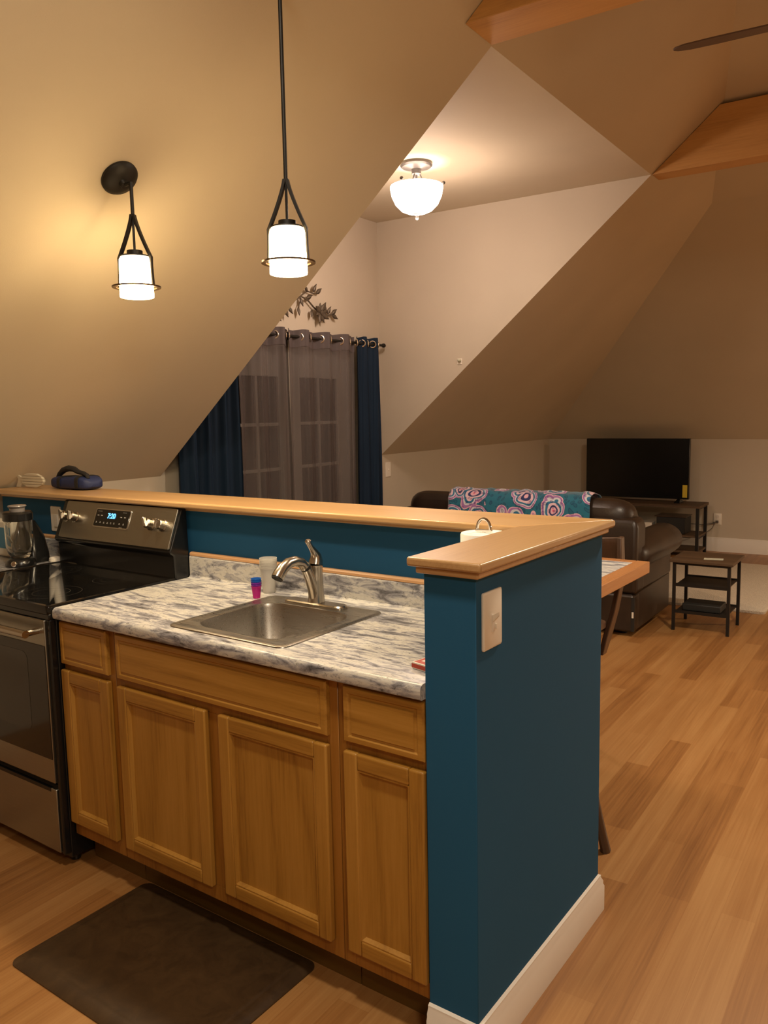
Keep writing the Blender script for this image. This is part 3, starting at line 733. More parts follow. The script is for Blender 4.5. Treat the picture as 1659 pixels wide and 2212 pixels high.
# ------------------------------------------------------------------ pendants
def pendant(label, x, y, zt, zc, ceil_pt):
    t = thing('pendant_light', label, 'pendant light', (x, y, zt - .15), group='bronze pendant lights over the worktop')
    n = Vector((SL, 0, -1)).normalized()
    n = Vector((n.x * cos(PHI), n.x * sin(PHI), n.z))
    c = Vector(ceil_pt) + n * .001
    m = MB(); m.lathe([(.066, 0), (.066, .008), (.058, .018), (.035, .026), (.016, .030), (.013, .042), (0, .044)], tuple(c), 40, tuple(n)); finish('canopy', m, M['bronze'], t)
    top = c + n * .038
    zf = zt + .142   # fork
    m = MB(); m.tube([(x, y, zf - .01), (x, y, top.z + .005)], .0062, 12)
    m.tube([tuple(top), (x, y, top.z)], .007, 10); finish('rod', m, M['bronze'], t)
    m = MB(); m.tube([(x, y, zt + .015), (x, y, zf)], .0042, 10); finish('inner_stem', m, M['bronze'], t)
    m = MB(); m.lathe([(.030, 0.0), (.031, .004), (.0265, .006), (.0265, .021), (.010, .0235), (0.0, .024)], (x, y, zt), 28)
    m.lathe([(.050, -.001), (.048, .004), (.03, .006), (0, .006)], (x, y, zt), 32); finish('socket_cap', m, M['bronze'], t)
    d = Vector((.90, .436, 0)); w = Vector((-.436, .90, 0))
    for s in (-1, 1):
        m = MB(); pts = []
        for i in range(12):
            u = i / 11; off = .004 + (.058 - .004) * (u ** 1.25); pts.append((off, zf - u * (zf - zt + .002)))
        pts += [(.0595, zt - .02), (.0605, zt - .06), (.0625, zt - .100)]
        L = []
        for i, (o_, z) in enumerate(pts):
            th = .0048 if i < 12 else .0026; wd = .008
            p = Vector((x, y, z)) + d * (s * o_)
            L.append([tuple(p + d * a * th + w * b * wd) for a, b in ((-1, -1), (1, -1), (1, 1), (-1, 1))])
        m.loft(L); finish('cradle_arm', m, M['bronze'], t, bevel=.0008)
    m = MB(); zr = zt - .100; nn = 48
    m.loft([[(x + r * cos(2 * PI * i / nn), y + r * sin(2 * PI * i / nn), zr + dz) for i in range(nn)] for r, dz in ((.068, -.004), (.082, -.004), (.083, .001), (.068, .001), (.068, -.004))], False, False); finish('ring', m, M['ringbronze'], t)
    m = MB(); m.lathe([(.0, -.002), (.046, -.002), (.052, -.006), (.0535, -.012), (.0575, -.130), (.0565, -.136), (.05, -.138), (0, -.134)], (x, y, zt), 40); finish('glass_shade', m, M['shade'], t)
    return t
PHIc = PHI
def slope_z(xw, yw):
    hx = xw * cos(PHI) + yw * sin(PHI); return zs(hx)
pendant('bronze pendant light with short rod, its disc canopy showing on the slope', -1.392, .335, 2.083, 0, (-1.448, .330, slope_z(-1.448, .330)))
pendant('bronze pendant light on a long rod, hanging in front of the curtains', -.727, .380, 2.093, 0, (-.780, .380, slope_z(-.780, .380)))

# flush ceiling light
fl = thing('ceiling_light', 'brushed nickel semi-flush light with glowing white glass bowl', 'ceiling light', (-1.735, 2.845, 2.70), True)
lx, ly = -1.735, 2.845
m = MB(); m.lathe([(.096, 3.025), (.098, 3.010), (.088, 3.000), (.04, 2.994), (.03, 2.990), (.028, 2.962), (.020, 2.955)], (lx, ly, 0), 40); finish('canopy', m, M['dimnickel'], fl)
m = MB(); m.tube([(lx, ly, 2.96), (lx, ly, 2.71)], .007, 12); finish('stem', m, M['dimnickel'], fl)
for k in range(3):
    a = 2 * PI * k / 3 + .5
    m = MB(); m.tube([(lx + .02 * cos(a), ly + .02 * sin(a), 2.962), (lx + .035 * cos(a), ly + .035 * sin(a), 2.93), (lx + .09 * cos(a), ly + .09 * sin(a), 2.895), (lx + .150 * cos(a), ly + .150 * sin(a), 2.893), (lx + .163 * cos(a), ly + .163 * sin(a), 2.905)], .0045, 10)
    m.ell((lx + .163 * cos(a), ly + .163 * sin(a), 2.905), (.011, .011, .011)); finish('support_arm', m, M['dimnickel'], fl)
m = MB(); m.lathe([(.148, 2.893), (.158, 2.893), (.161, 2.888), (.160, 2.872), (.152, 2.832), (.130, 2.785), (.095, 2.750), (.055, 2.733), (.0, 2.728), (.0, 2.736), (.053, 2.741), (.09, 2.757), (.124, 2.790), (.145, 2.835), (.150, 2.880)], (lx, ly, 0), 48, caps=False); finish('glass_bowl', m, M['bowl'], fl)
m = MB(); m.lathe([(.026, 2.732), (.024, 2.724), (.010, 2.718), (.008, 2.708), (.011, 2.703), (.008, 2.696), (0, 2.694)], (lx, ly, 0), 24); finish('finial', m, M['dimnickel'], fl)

# ------------------------------------------------------------------ curtains
XC = XK + .085; ZROD = 2.062
cr = thing('curtain_rod', 'dark metal curtain rod above the double door', 'curtain rod', (XC, 2.8, ZROD), True)
m = MB(); m.tube([(XC, 1.66, ZROD), (XC, 3.915, ZROD)], .0095, 14); finish('rod', m, M['bronze'], cr)
for y in (1.65, 3.925):
    m = MB(); m.ell((XC, y, ZROD), (.017, .022, .017)); finish('finial', m, M['bronze'], cr)
for y in (1.70, 3.905):
    m = MB(); m.tube([(XC, y, ZROD), (XK + .004, y, ZROD)], .006, 8); m.box(XK + .001, XK + .006, y - .015, y + .015, ZROD - .03, ZROD + .03); finish('bracket', m, M['bronze'], cr)
def curtain(name, label, y0, y1, nf, mat, amp, off, zb=.015, gt=True, ph0=0.0, flare=0.0, top=2.108, sheer=False):
    t = thing(name, label, 'curtain', (XC, (y0 + y1) / 2, zb), True, group=None)
    def f(u, v):
        yy = y0 + (y1 - y0) * u; tt = v
        ph = ph0 + u * nf * 2 * PI
        a = amp * (0.75 + 0.35 * v)
        x = XC + off + a * cos(ph) + .006 * sin(3.1 * ph + 4 * v)
        yy += (yy - (y0 + y1) / 2) * flare * v + .008 * sin(5 * v + ph * .7)
        zt = top + .006 * cos(ph + .6)
        return (x, yy, zt + (zb - zt) * v)
    m = MB(); m.grid(f, int(nf * 20) + 8, 26); finish('panel', m, mat, t)
    if sheer:
        m = MB()
        def g2(u, v):
            p = f(u, v * .055); return (p[0] + .003, p[1], p[2])
        m.grid(g2, int(nf * 20) + 8, 2); finish('header_band', m, M['sheer_solid'], t)
    if gt:
        for k in range(int(nf * 2)):
            u = ((k + .5) * PI - ph0) / (nf * 2 * PI)
            if not 0.01 < u < .99: continue
            yy = y0 + (y1 - y0) * u
            s = -1 if k % 2 else 1
            m = MB(); m.torus((XC + off * .3, yy, ZROD), .0245, .0055, (s * .75, 1, 0), 28, 8); finish('grommet', m, M['grommet'], t)
    return t
M['sheer_solid'] = curtain_mat('grey_header', (0.082, 0.066, 0.066), (0.105, 0.086, 0.084))
curtain('blue_curtain', 'dark blue drape right of the sheers with a nickel grommet', 3.53, 3.885, 2.5, M['curt_blue'], .024, .0, ph0=.4, flare=.03)
curtain('blue_curtain', 'dark blue drape left of the sheers partly behind the sloped ceiling', 1.715, 2.245, 4.0, M['curt_blue'], .028, .0, ph0=.2, flare=.02)
curtain('sheer_curtain', 'left grey sheer panel covering the left door leaf', 2.23, 2.79, 2.5, M['sheer'], .030, .004, ph0=0.0, sheer=True)
curtain('sheer_curtain', 'right grey sheer panel with visible nickel grommets', 2.725, 3.54, 3.5, M['sheer'], .030, .004, ph0=.5, sheer=True)

# wall sculpture
ws = thing('wall_sculpture', 'pewter metal flowering branch mounted above the curtain rod', 'wall art', (XK + .03, 3.1, 2.3), True)
xw_ = XK + .028
def W3(y, z, d=0): return (xw_ + d, y, z)
m = MB(); m.tube([W3(2.70, 2.20), W3(2.84, 2.28), W3(2.98, 2.352), W3(3.06, 2.33), W3(3.12, 2.29), W3(3.19, 2.255), W3(3.27, 2.245), W3(3.335, 2.258)], .006, 8)
m.tube([W3(2.98, 2.352), W3(3.05, 2.395), W3(3.12, 2.385), W3(3.16, 2.39)], .0045, 8); m.tube([W3(2.98, 2.352), W3(2.97, 2.31), W3(2.95, 2.27)], .004, 8)
m.tube([W3(3.19, 2.255), W3(XK * 0 + 3.19, 2.255, -.026)], .005, 8); finish('branch', m, M['decor'], ws)
def leaf(y, z, ang, L=.06, w=.017, d=0):
    m = MB(); nL = 7; ps = []
    for i in range(nL):
        u = i / (nL - 1); ww = w * sin(PI * min(.98, max(.03, u)) ** .8)
        for s in (-1, 0, 1): ps.append(W3(y + cos(ang) * u * L - sin(ang) * s * ww, z + sin(ang) * u * L + cos(ang) * s * ww, d + .006 * (1 - abs(s)) + .012 * u))
    vs = [m.bm.verts.new(p) for p in ps]
    for i in range(nL - 1):
        for s in (0, 1): m._f([vs[i * 3 + s], vs[i * 3 + s + 1], vs[(i + 1) * 3 + s + 1], vs[(i + 1) * 3 + s]])
    finish('leaf', m, M['decor'], ws, solid=.0015)
for y, z, a in [(3.06, 2.39, 2.6), (3.12, 2.395, 1.2), (3.155, 2.388, .7), (2.975, 2.34, -1.4), (2.95, 2.275, -1.7), (3.10, 2.27, -1.9), (3.25, 2.26, 1.7), (3.28, 2.255, 1.15), (3.33, 2.258, .7), (3.335, 2.256, -.5), (2.80, 2.25, -1.2), (2.84, 2.27, -1.0), (2.74, 2.22, -1.5), (3.04, 2.34, .5)]: leaf(y, z, a)
for k in range(8):
    leaf(3.19, 2.255, 2 * PI * k / 8 + .3, .085 if k % 2 else .07, .024, .008 + .004 * (k % 2))
m = MB(); m.lathe([(.020, 0), (.017, .012), (0, .018)], W3(3.19, 2.255, .014), 16, (1, 0, 0)); finish('flower_centre', m, M['decor'], ws)

# things on walls
t = thing('wall_switch', 'small cream switch plate on the low wall right of the curtains', 'switch', (XK, 4.083, 1.066), True)
fW = lambda u, z, d: (XK + .0005 + d, u, z)
m = MB(); plate(m, 4.045, 4.118, 1.005, 1.125, fW); finish('plate', m, M['plate'], t)
m = MB(); m.box(XK + .006, XK + .014, 4.077, 4.086, 1.058, 1.074); finish('toggle', m, M['plate'], t)
t = thing('wall_hook', 'tiny pale bracket on the dormer side wall by the slope edge', 'bracket', (-2.062, Y2, 1.91), True)
m = MB(); m.box(-2.085, -2.045, Y2 - .006, Y2 - .0005, 1.885, 1.93); finish('bracket_plate', m, M['plate'], t, bevel=.002)
m = MB(); m.lathe([(.012, 0), (.012, .02), (.007, .028), (0, .03)], (-2.062, Y2 - .006, 1.915), 14, (0, -1, 0)); finish('peg', m, M['note'], t)
t = thing('wall_outlet', 'white wall outlet with plugged cords right of the media stand', 'outlet', (-.90, YT, .34), True)
fN = lambda u, z, d: (u, YT - .0005 - d, z)
m = MB(); plate(m, -.945, -.868, .285, .405, fN); finish('plate', m, M['plate'], t)
m = MB(); m.lathe([(.017, 0), (.017, .003)], (-.906, YT - .0065, .372), 16, (0, -1, 0)); m.lathe([(.017, 0), (.017, .003)], (-.906, YT - .0065, .318), 16, (0, -1, 0)); finish('socket', m, M['whitecard'], t)
t = thing('power_cord', 'thin grey cord running level from the outlet to the media stand', 'cord', (-.93, YT - .03, .3), True)
m = MB(); m.box(-.92, -.895, YT - .035, YT - .0105, .305, .33); m.tube([(-.905, YT - .03, .315), (-.95, YT - .04, .30), (-1.05, YT - .06, .285), (-1.2, YT - .07, .29), (-1.3, YT - .08, .30)], .004, 8); finish('cable', m, M['cord'], t)
t = thing('power_cord', 'thin grey cord drooping from the outlet behind the media stand', 'cord', (-.93, YT - .05, .2), True)
m = MB(); m.tube([(-.925, YT - .045, .305), (-.95, YT - .05, .25), (-1.02, YT - .055, .19), (-1.12, YT - .06, .14), (-1.25, YT - .06, .13)], .0035, 8); m.box(-.945, -.925, YT - .055, YT - .036, .30, .32); finish('cable', m, M['cord'], t)

# ------------------------------------------------------------------ floor mat
m = MB()
def ml(ins, z, r=.03): return [(x, y, z) for x, y in rrect(-1.155 + ins, -.415 - ins, -.425 + ins, .062 - ins, r, 5)]
m.loft([ml(0, .0005), ml(0, .004), ml(.006, .008), ml(.032, .0165), ml(.036, .0158), ml(.040, .018), ml(.05, .0185)]); o = finish('kitchen_mat', m, M['mat']); place(o, (-.78, -.18, 0)); tag(o, 'dark brown padded kitchen mat on the floor before the sink cabinet', 'mat')

# ------------------------------------------------------------------ counter table + stools
ct = thing('counter_table', 'granite-topped table with orange wood edge behind the teal wall', 'table', (-.9, 1.3, 0))
tx0, tx1, ty0, ty1, tz0, tz1 = -1.75, -.062, .757, 1.807, .852, .900
m = MB(); b_ = .055
m.box(tx0, tx0 + b_, ty0, ty1, tz0, tz1); m.box(tx1 - b_, tx1, ty0, ty1, tz0, tz1); m.box(tx0 + b_, tx1 - b_, ty1 - b_, ty1, tz0, tz1); m.box(tx0 + b_, tx1 - b_, ty0, ty0 + b_, tz0, tz1)
finish('wood_edge', m, M['edge'], ct, bevel=.003)
m = MB(); m.box(tx0 + b_, tx1 - b_, ty0 + b_, ty1 - b_, tz1 - .02, tz1 - .0006); finish('laminate_inset', m, M['lam'], ct)
for x, y in ((-.62, 1.45), (-1.5, 1.45), (-.62, .95), (-1.5, .95)):
    m = MB(); m.prism([(x - .03, y - .03), (x + .03, y - .03), (x + .03, y + .03), (x - .03, y + .03)], 'z', 0, tz0); finish('leg', m, M['edge'], ct, bevel=.004)

def bez(a, b, c, n=10):
    a, b, c = Vector(a), Vector(b), Vector(c); return [tuple(a * (1 - t) ** 2 + b * 2 * t * (1 - t) + c * t * t) for t in [i / n for i in range(n + 1)]]
s1 = thing('bar_stool', 'dark brown wooden stool with curved back beyond the counter table', 'stool', (-.47, 1.76, 0))
sx, sy = -.465, 1.765
m = MB(); m.loft([[(x, y, z) for x, y in rrect(sx - .19 + i_, sx + .19 - i_, sy - .18 + i_, sy + .17 - i_, .06, 5)] for z, i_ in ((.565, .02), (.572, .0), (.595, 0), (.602, .012))]); finish('seat', m, M['walnut'], s1)
for sgn in (-1, 1):
    m = MB(); base = Vector((sx + sgn * .18, 1.93, .44))
    pts = [(sx + sgn * .165, 1.915, .440), (sx + sgn * .180, 1.935, .52), (sx + sgn * .205, 1.955, .64), (sx + sgn * .222, 1.965, .75), (sx + sgn * .222, 1.975, .86), (sx + sgn * .215, 1.985, .965)]
    L = []
    for i, p in enumerate(pts):
        w = [.024, .034, .030, .026, .024, .022][i]; L.append([(p[0] - sgn * .0 + a * .011, p[1] + b * w, p[2]) for a, b in ((-1, -1), (1, -1), (1, 1), (-1, 1))])
    m.loft(L); finish('back_post', m, M['walnut'], s1, bevel=.004)
m = MB()
def crest(u, v):
    x = sx - .215 + .43 * u; d = .035 * sin(PI * u); return (x, 1.975 + d + .012 * v, .965 - .12 * v - .018 * sin(PI * u) * (1 - v))
m.grid(crest, 16, 5); finish('backrest', m, M['walnut'], s1, solid=.018, bevel=.003)
for a, b in ((-1, -1), (1, -1), (1, 1), (-1, 1)):
    m = MB(); m.tube([(sx + a * .13, sy + b * .12, .57), (sx + a * .13, sy + b * .13, .25), (sx + a * .13, sy + b * .14, 0.001)], [.017, .016, .014], 10); finish('leg', m, M['walnut'], s1)
s2 = thing('bar_stool', 'backless dark stool tucked under the table, one splayed foot showing', 'stool', (-.17, .98, 0))
sx, sy = -.195, .955
m = MB(); m.loft([[(x, y, z) for x, y in rrect(sx - .17 + i_, sx + .13 - i_, sy - .15 + i_, sy + .13 - i_, .05, 5)] for z, i_ in ((.565, .02), (.572, .0), (.595, 0), (.602, .012))]); finish('seat', m, M['walnut'], s2)
for a, b in ((-1, -1), (1, -1), (1, 1), (-1, 1)):
    m = MB(); q = bez((sx + a * .12, sy + b * .10, .57), (sx + a * .19, sy + b * .10, .20), (sx + a * .228, sy + b * .125, 0.001), 8)
    if a == 1 and b == -1: q = bez((sx + .11, sy - .1, .57), (sx + .13, sy - .10, .20), (sx + .14, sy - .12, 0.001), 8)
    m.tube(q, [.016 + .006 * (i / 8) ** 2 for i in range(9)], 10, flat=.8); finish('leg', m, M['walnut'], s2)

# ------------------------------------------------------------------ rug, sofa
m = MB()
m.loft([[(x, y, z) for x, y in rrect(-2.35 + i_, -.02 - i_, 4.87 + i_, 6.79 - i_, .03, 4)] for z, i_ in ((.0005, 0), (.02, -.004), (.03, .012))]); o = finish('area_rug', m, M['rug']); place(o, (-1.1, 5.8, 0), True); tag(o, 'cream shag rug on the wood floor beyond the sofa and end table', 'rug')

sf = thing('sofa', 'dark brown leather reclining sofa seen from behind, with padded arms', 'sofa', (-1.55, 4.3, 0), True)
m = MB()
def cush(x0, x1, y0, y1, z0, z1, r=.03):
    return [[(x, y, z) for x, y in rrect(x0 + i_, x1 - i_, y0 + i_, y1 - i_, max(r - i_ * .3, .005), 5)] for z, i_ in ((z0, .02), (z0 + .015, .004), (z0 + .04, 0), (z1 - .05, 0), (z1 - .02, .006), (z1 - .004, .022), (z1, .045))]
m = MB(); m.loft([[(x, y, z) for x, y in rrect(-2.48, -.665, 3.81, 4.72, .03, 4)] for z in (.03, .29)]); finish('base', m, M['leather'], sf, bevel=.01)
for x in (-2.4, -.76):
    for y in (3.9, 4.6):
        m = MB(); m.lathe([(.025, 0.0005), (.025, .032)], (x, y, 0), 12); finish('foot', m, M['matte_black'], sf)
m = MB(); m.loft([[(x, y, z) for x, y in rrect(-2.50, -.66, 3.795, 3.93, .025, 4)] for z in (.035, .285)]); finish('back_skirt', m, M['leather'], sf, bevel=.012)
m = MB(); m.loft([[(-2.50 + i_, y_, z) , (-.645 - i_, y_, z), (-.645 - i_, y2_, z), (-2.50 + i_, y2_, z)] for z, y_, y2_, i_ in ((.292, 3.80, 3.98, 0), (.50, 3.79, 3.99, 0), (.74, 3.80, 4.0, 0), (.80, 3.815, 4.0, .02))]); finish('back_panel', m, M['leather'], sf, bevel=.03, seg=4)
# headrest cushions : three
for x0, x1 in ((-2.49, -1.60), (-1.59, -.70)):
    m = MB(); L = []
    n = 14
    prof = [(3.86, .56), (3.835, .70), (3.825, .80), (3.835, .865), (3.88, .912), (3.95, .925), (4.04, .90), (4.12, .83), (4.16, .72), (4.17, .60), (4.15, .50)]
    for i in range(n + 1):
        u = i / n; x = x0 + (x1 - x0) * u; e = min(1, min(u, 1 - u) * 7); k = 1 - (1 - e) ** 2
        L.append([(x, 3.99 + (y - 3.99) * (.55 + .45 * k), .62 + (z - .62) * (.80 + .20 * k)) for y, z in prof])
    m.loft(L); finish('headrest_cushion', m, M['leather'], sf, subsurf=1)
for x0, x1 in ((-2.28, -1.58), (-1.57, -.87)):
    m = MB(); m.loft(cush(x0, x1, 4.02, 4.80, .29, .47)); finish('seat_cushion', m, M['leather'], sf)
for s, xc in ((1, -.755), (-1, -2.40)):
    m = MB(); L = []
    if s == 1:
        m.box(-.84, -.655, 3.94, 4.70, .29, .52)
    else: m.box(-2.49, -2.3, 3.94, 4.70, .29, .52)
    finish('arm_panel', m, M['leather'], sf, bevel=.02, seg=3)
    m = MB()
    ys = [3.86, 3.875, 3.91, 4.0, 4.3, 4.62, 4.80, 4.87, 4.895]; rs = [.045, .085, .112, .122, .128, .132, .128, .095, .04]
    for y, r in zip(ys, rs):
        L.append([(xc + s * .012 + r * 1.12 * cos(a), y, .535 + r * .92 * sin(a)) for a in [2 * PI * i / 20 for i in range(20)]])
    m.loft(L); finish('arm', m, M['leather'], sf)
m = MB(); m.box(-.678, -.656, 3.792, 3.797, .04, .27); g_ = finish('side_gap', m, M['matte_black'], sf)
m = MB(); m.box(-.672, -.660, 3.787, 3.7915, .135, .175); finish('care_label', m, M['whitecard'], sf)

# throw over the sofa back
m = MB()
prof = [(3.772, .66), (3.782, .74), (3.800, .82), (3.815, .875), (3.868, .928), (3.95, .944), (4.045, .918), (4.13, .845), (4.18, .74), (4.19, .64)]
def throw(u, v):
    x = -2.08 + 1.10 * u + .02 * sin(9 * v) * (1 if u > .5 else -1) * (u - .5)
    t = v * (len(prof) - 1); i = min(int(t), len(prof) - 2); f = t - i
    y = prof[i][0] * (1 - f) + prof[i + 1][0] * f; z = prof[i][1] * (1 - f) + prof[i + 1][1] * f
    w = .006 * sin(23 * u + 3 * v) + .004 * sin(51 * u)
    return (x, y - abs(w) * .4 - .004, z + abs(w) + .006)
m.grid(throw, 60, 27); o = finish('throw_blanket', m, M['paisley'], solid=.004); place(o, (-1.55, 3.9, .9), True); tag(o, 'teal and pink paisley throw draped over the sofa back', 'blanket')

# ------------------------------------------------------------------ end table
et = thing('end_table', 'small rustic-top end table with black metal frame beside the sofa', 'end table', (-.30, 4.32, 0), True)
ex0, ex1, ey0, ey1 = -.515, -.105, 4.105, 4.50
m = MB(); m.box(ex0, ex1, ey0, ey1, .478, .498); finish('tabletop', m, M['rustic'], et, bevel=.002)
m = MB(); 
for z in (.462,):
    m.box(ex0 + .02, ex1 - .02, ey0 + .02, ey0 + .036, z, .478); m.box(ex0 + .02, ex1 - .02, ey1 - .036, ey1 - .02, z, .478); m.box(ex0 + .02, ex0 + .036, ey0 + .036, ey1 - .036, z, .478); m.box(ex1 - .036, ex1 - .02, ey0 + .036, ey1 - .036, z, .478)
finish('apron_frame', m, M['blackiron'], et)
for x in (ex0 + .018, ex1 - .038):
    for y in (ey0 + .018, ey1 - .038):
        m = MB(); m.box(x, x + .02, y, y + .02, 0.0005, .477); finish('leg', m, M['blackiron'], et)
for z in (.315, .128):
    m = MB(); m.box(ex0 + .038, ex1 - .038, ey0 + .03, ey1 - .03, z, z + .008)
    m.box(ex0 + .018, ex1 - .018, ey0 + .022, ey0 + .034, z - .004, z + .016); m.box(ex0 + .018, ex1 - .018, ey1 - .034, ey1 - .022, z - .004, z + .016)
    finish('mesh_shelf', m, M['blackiron'], et)
m = MB(); m.box(-.44, -.19, 4.17, 4.36, .1370, .185); o = finish('storage_box', m, M['matte_black'], bevel=.006); place(o, (-.31, 4.26, .137), True); tag(o, 'black box on the lowest shelf of the end table', 'box')
m = MB(); P = [(-.31, 4.19), (-.19, 4.215), (-.20, 4.28), (-.32, 4.255)]
m.prism([(x, y) for x, y in P], 'z', .4985, .500); o = finish('paper_note', m, M['note']); place(o, (-.25, 4.24, .4985), True); tag(o, 'pale folded paper note lying on the end table', 'paper')

# ------------------------------------------------------------------ media stand + tv
ms = thing('media_stand', 'dark rustic media stand with metal frame under the television', 'media stand', (-1.7, 7.2, 0), True)
a0, a1, c0_, c1_ = -2.42, -.975, 7.02, 7.42
m = MB(); m.box(a0, a1, c0_, c1_, .508, .535); finish('top_board', m, M['rustic'], ms, bevel=.002)
for x in (a0 + .01, a1 - .04):
    for y in (c0_ + .01, c1_ - .04):
        m = MB(); m.box(x, x + .03, y, y + .03, .0005, .507); finish('leg', m, M['blackiron'], ms)
for z in (.205, .045):
    m = MB(); m.box(a0 + .012, a1 - .012, c0_ + .015, c1_ - .015, z, z + .02); finish('shelf', m, M['rustic'], ms)
m = MB(); m.box(-1.86, -1.84, c0_ + .02, c1_ - .02, .226, .507); finish('divider', m, M['rustic'], ms)
m = MB()
for z in (.492, .188):
    m.box(a1 - .036, a1 - .014, c0_ + .042, c1_ - .042, z, z + .014)
finish('side_rail', m, M['blackiron'], ms)
m = MB(); m.box(-1.42, -1.13, 7.08, 7.34, .2265, .40); o = finish('game_console', m, M['matte_black'], bevel=.006); place(o, (-1.28, 7.2, .2265), True); tag(o, 'black box-shaped console in the right bay of the media stand', 'console')
m = MB(); m.box(-1.44, -1.12, 7.07, 7.35, .4005, .408); o = finish('disc_tray', m, M['walnut'], bevel=.002); place(o, (-1.28, 7.2, .4005), True); tag(o, 'thin brown tray lying on top of the black console', 'tray')
m = MB(); m.box(-1.66, -1.47, 7.08, 7.22, .2265, .33); o = finish('small_carton', m, M['plate'], bevel=.004); place(o, (-1.56, 7.15, .2265), True); tag(o, 'pale carton on the media stand shelf left of the console', 'carton')
m = MB(); m.box(-1.80, -1.69, 7.10, 7.25, .2265, .44); o = finish('speaker_box', m, M['matte_black'], bevel=.006); place(o, (-1.74, 7.17, .2265), True); tag(o, 'tall narrow dark speaker in the middle of the media stand', 'speaker')
tv = thing('television', 'large black flat television with a yellow sticker on its lower corner', 'television', (-1.69, 7.24, .536), True)
m = MB(); m.box(-2.240, -1.138, 7.235, 7.285, .573, 1.207); finish('casing', m, M['black'], tv, bevel=.004)
m = MB(); m.box(-2.230, -1.148, 7.2335, 7.2345, .590, 1.198); finish('screen', m, M['screen'], tv)
for x in (-2.12, -1.24):
    m = MB(); m.loft([[(x - .012, 7.25, .575), (x + .012, 7.25, .575), (x + .012, 7.27, .575), (x - .012, 7.27, .575)], [(x - .03, 7.16, .540), (x + .03, 7.16, .540), (x + .03, 7.34, .540), (x - .03, 7.34, .540)], [(x - .03, 7.16, .536), (x + .03, 7.16, .536), (x + .03, 7.34, .536), (x - .03, 7.34, .536)]]); finish('foot', m, M['black'], tv)
m = MB(); m.box(-1.200, -1.152, 7.2315, 7.2333, .592, .722); finish('sticker', m, M['yellow'], tv)

# ------------------------------------------------------------------ ceiling fan (mostly outside the frame)
fn = thing('ceiling_fan', 'ceiling fan with long dark brown blades between the two wood beams', 'ceiling fan', (XR - .02, 2.14, 3.0), True)
hx, hy, hz = XR - .02, 2.14, 3.0
m = MB(); m.tube([(hx, hy, hz + .1), (hx, hy, zs(2 * XR - XR - .03) - .12)], .012, 12); finish('downrod', m, M['bronze'], fn)
m = MB(); m.lathe([(.06, hz + .13), (.10, hz + .10), (.12, hz + .03), (.11, hz - .03), (.07, hz - .06)], (hx, hy, 0), 32); finish('motor', m, M['bronze'], fn)
m = MB(); m.lathe([(.07, hz - .061), (.11, hz - .075), (.115, hz - .11), (.08, hz - .16), (0, hz - .175)], (hx, hy, 0), 32); finish('light_kit', m, M['fanlight'], fn)
for k in range(5):
    a = PI + .06 + 2 * PI * k / 5
    m = MB(); L = []
    for r, w in ((.14, .03), (.20, .05), (.30, .062), (.55, .068), (.66, .060), (.70, .035), (.712, .008)):
        L.append([(hx + cos(a) * r - sin(a) * b * w, hy + sin(a) * r + cos(a) * b * w, hz - .2 * b * w + c) for b, c in ((-1, -.003), (1, -.003), (1, .003), (-1, .003))])
    m.loft(L); finish('blade', m, M['fanwood'], fn, bevel=.001)

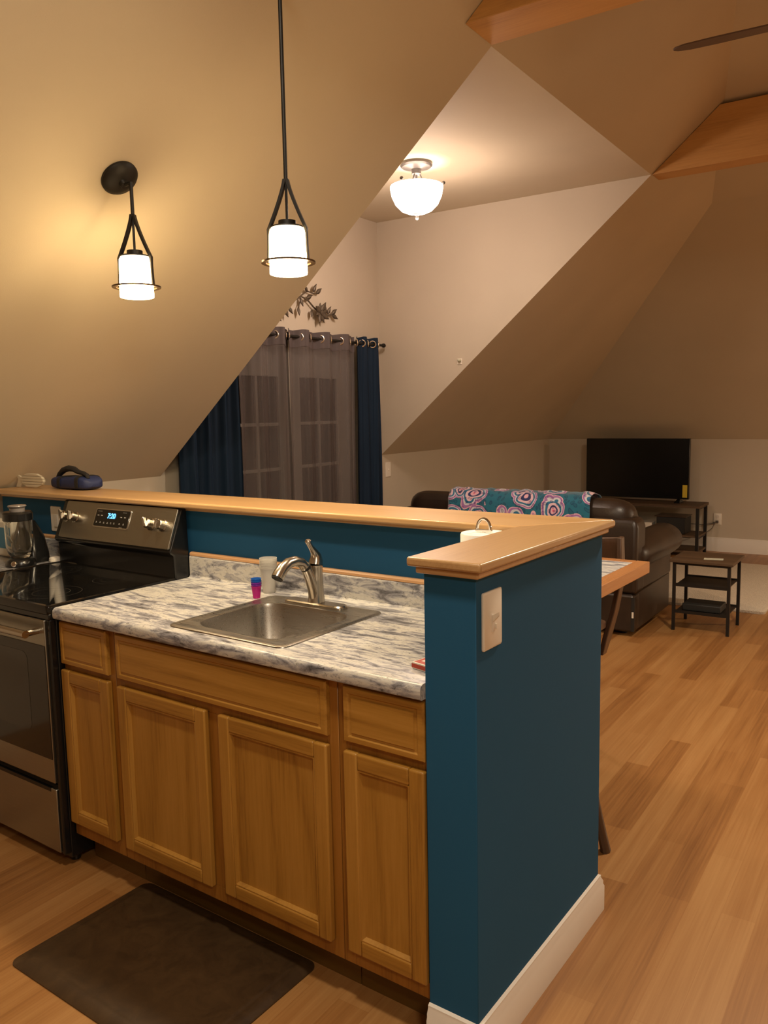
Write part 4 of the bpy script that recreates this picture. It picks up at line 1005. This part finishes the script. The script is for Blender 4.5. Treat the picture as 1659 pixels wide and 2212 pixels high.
# ------------------------------------------------------------------ lights
def light(name, kind, loc, energy, col, size=.1, rot=None, house=True, **kw):
    l = bpy.data.lights.new(name, kind); l.energy = energy; l.color = col
    if kind in ('POINT', 'SPOT'): l.shadow_soft_size = size
    if kind == 'AREA': l.size = size; l.shape = 'DISK'
    o = bpy.data.objects.new(name, l); C.objects.link(o); o.location = HW(*loc) if house else loc
    if rot: o.rotation_euler = rot
    for k, v in kw.items(): setattr(l, k, v)
    return o
light('kitchen_fill', 'AREA', (2.0, -2.1, 2.8), 30, (1.0, .86, .66), .5)  # added general fill from behind the camera, no fixture there
light('aisle_lamp', 'AREA', (-.05, -.72, 3.15), 23, (1.0, .86, .66), .22)
light('bowl_lamp', 'POINT', (lx, ly, 2.64), 19, (1.0, .77, .64), .09)
light('fan_lamp', 'AREA', (hx, hy, 2.80), 38, (1.0, .83, .63), .22)
light('pendant_lamp', 'SPOT', (-1.392, .335, 1.935), 19, (1.0, .80, .52), .045, house=False, spot_size=math.radians(168), spot_blend=.7)
light('pendant_lamp', 'SPOT', (-.727, .380, 1.945), 19, (1.0, .80, .52), .045, house=False, spot_size=math.radians(168), spot_blend=.7)
light('east_fill', 'AREA', (3.1, 5.9, 1.7), 60, (1.0, .78, .54), .4)  # added unseen fill that brightens the right of the TV wall

w = bpy.data.worlds.new('World'); bpy.context.scene.world = w; w.use_nodes = True
w.node_tree.nodes['Background'].inputs[0].default_value = (0.01, 0.012, 0.02, 1); w.node_tree.nodes['Background'].inputs[1].default_value = 0.5

# ------------------------------------------------------------------ camera
cam = bpy.data.cameras.new('camera'); co = bpy.data.objects.new('camera', cam); C.objects.link(co)
yaw, pit, rol, fpx = 0.6218, -0.1206, -0.0197, 1767.2
fw = Vector((-sin(yaw) * cos(pit), cos(yaw) * cos(pit), sin(pit))); r = Vector((cos(yaw), sin(yaw), 0)); u = r.cross(fw)
r2 = cos(rol) * r + sin(rol) * u; u2 = -sin(rol) * r + cos(rol) * u
mt = Matrix((r2, u2, -fw)).transposed().to_4x4(); mt.translation = Vector((0.9892, -1.5417, 1.5324))
co.matrix_world = mt
cam.sensor_fit = 'VERTICAL'; cam.sensor_height = 24; cam.lens = fpx / 2212 * 24; cam.clip_start = .02
sc = bpy.context.scene; sc.camera = co
sc.view_settings.view_transform = 'Standard'; sc.view_settings.look = 'None'; sc.view_settings.exposure = 0.64
sc.cycles.use_denoising = True; sc.cycles.max_bounces = 10; sc.cycles.diffuse_bounces = 6
sc.cycles.sample_clamp_indirect = 6.0
for o in bpy.data.objects:
    if '_fo' in o: del o['_fo']
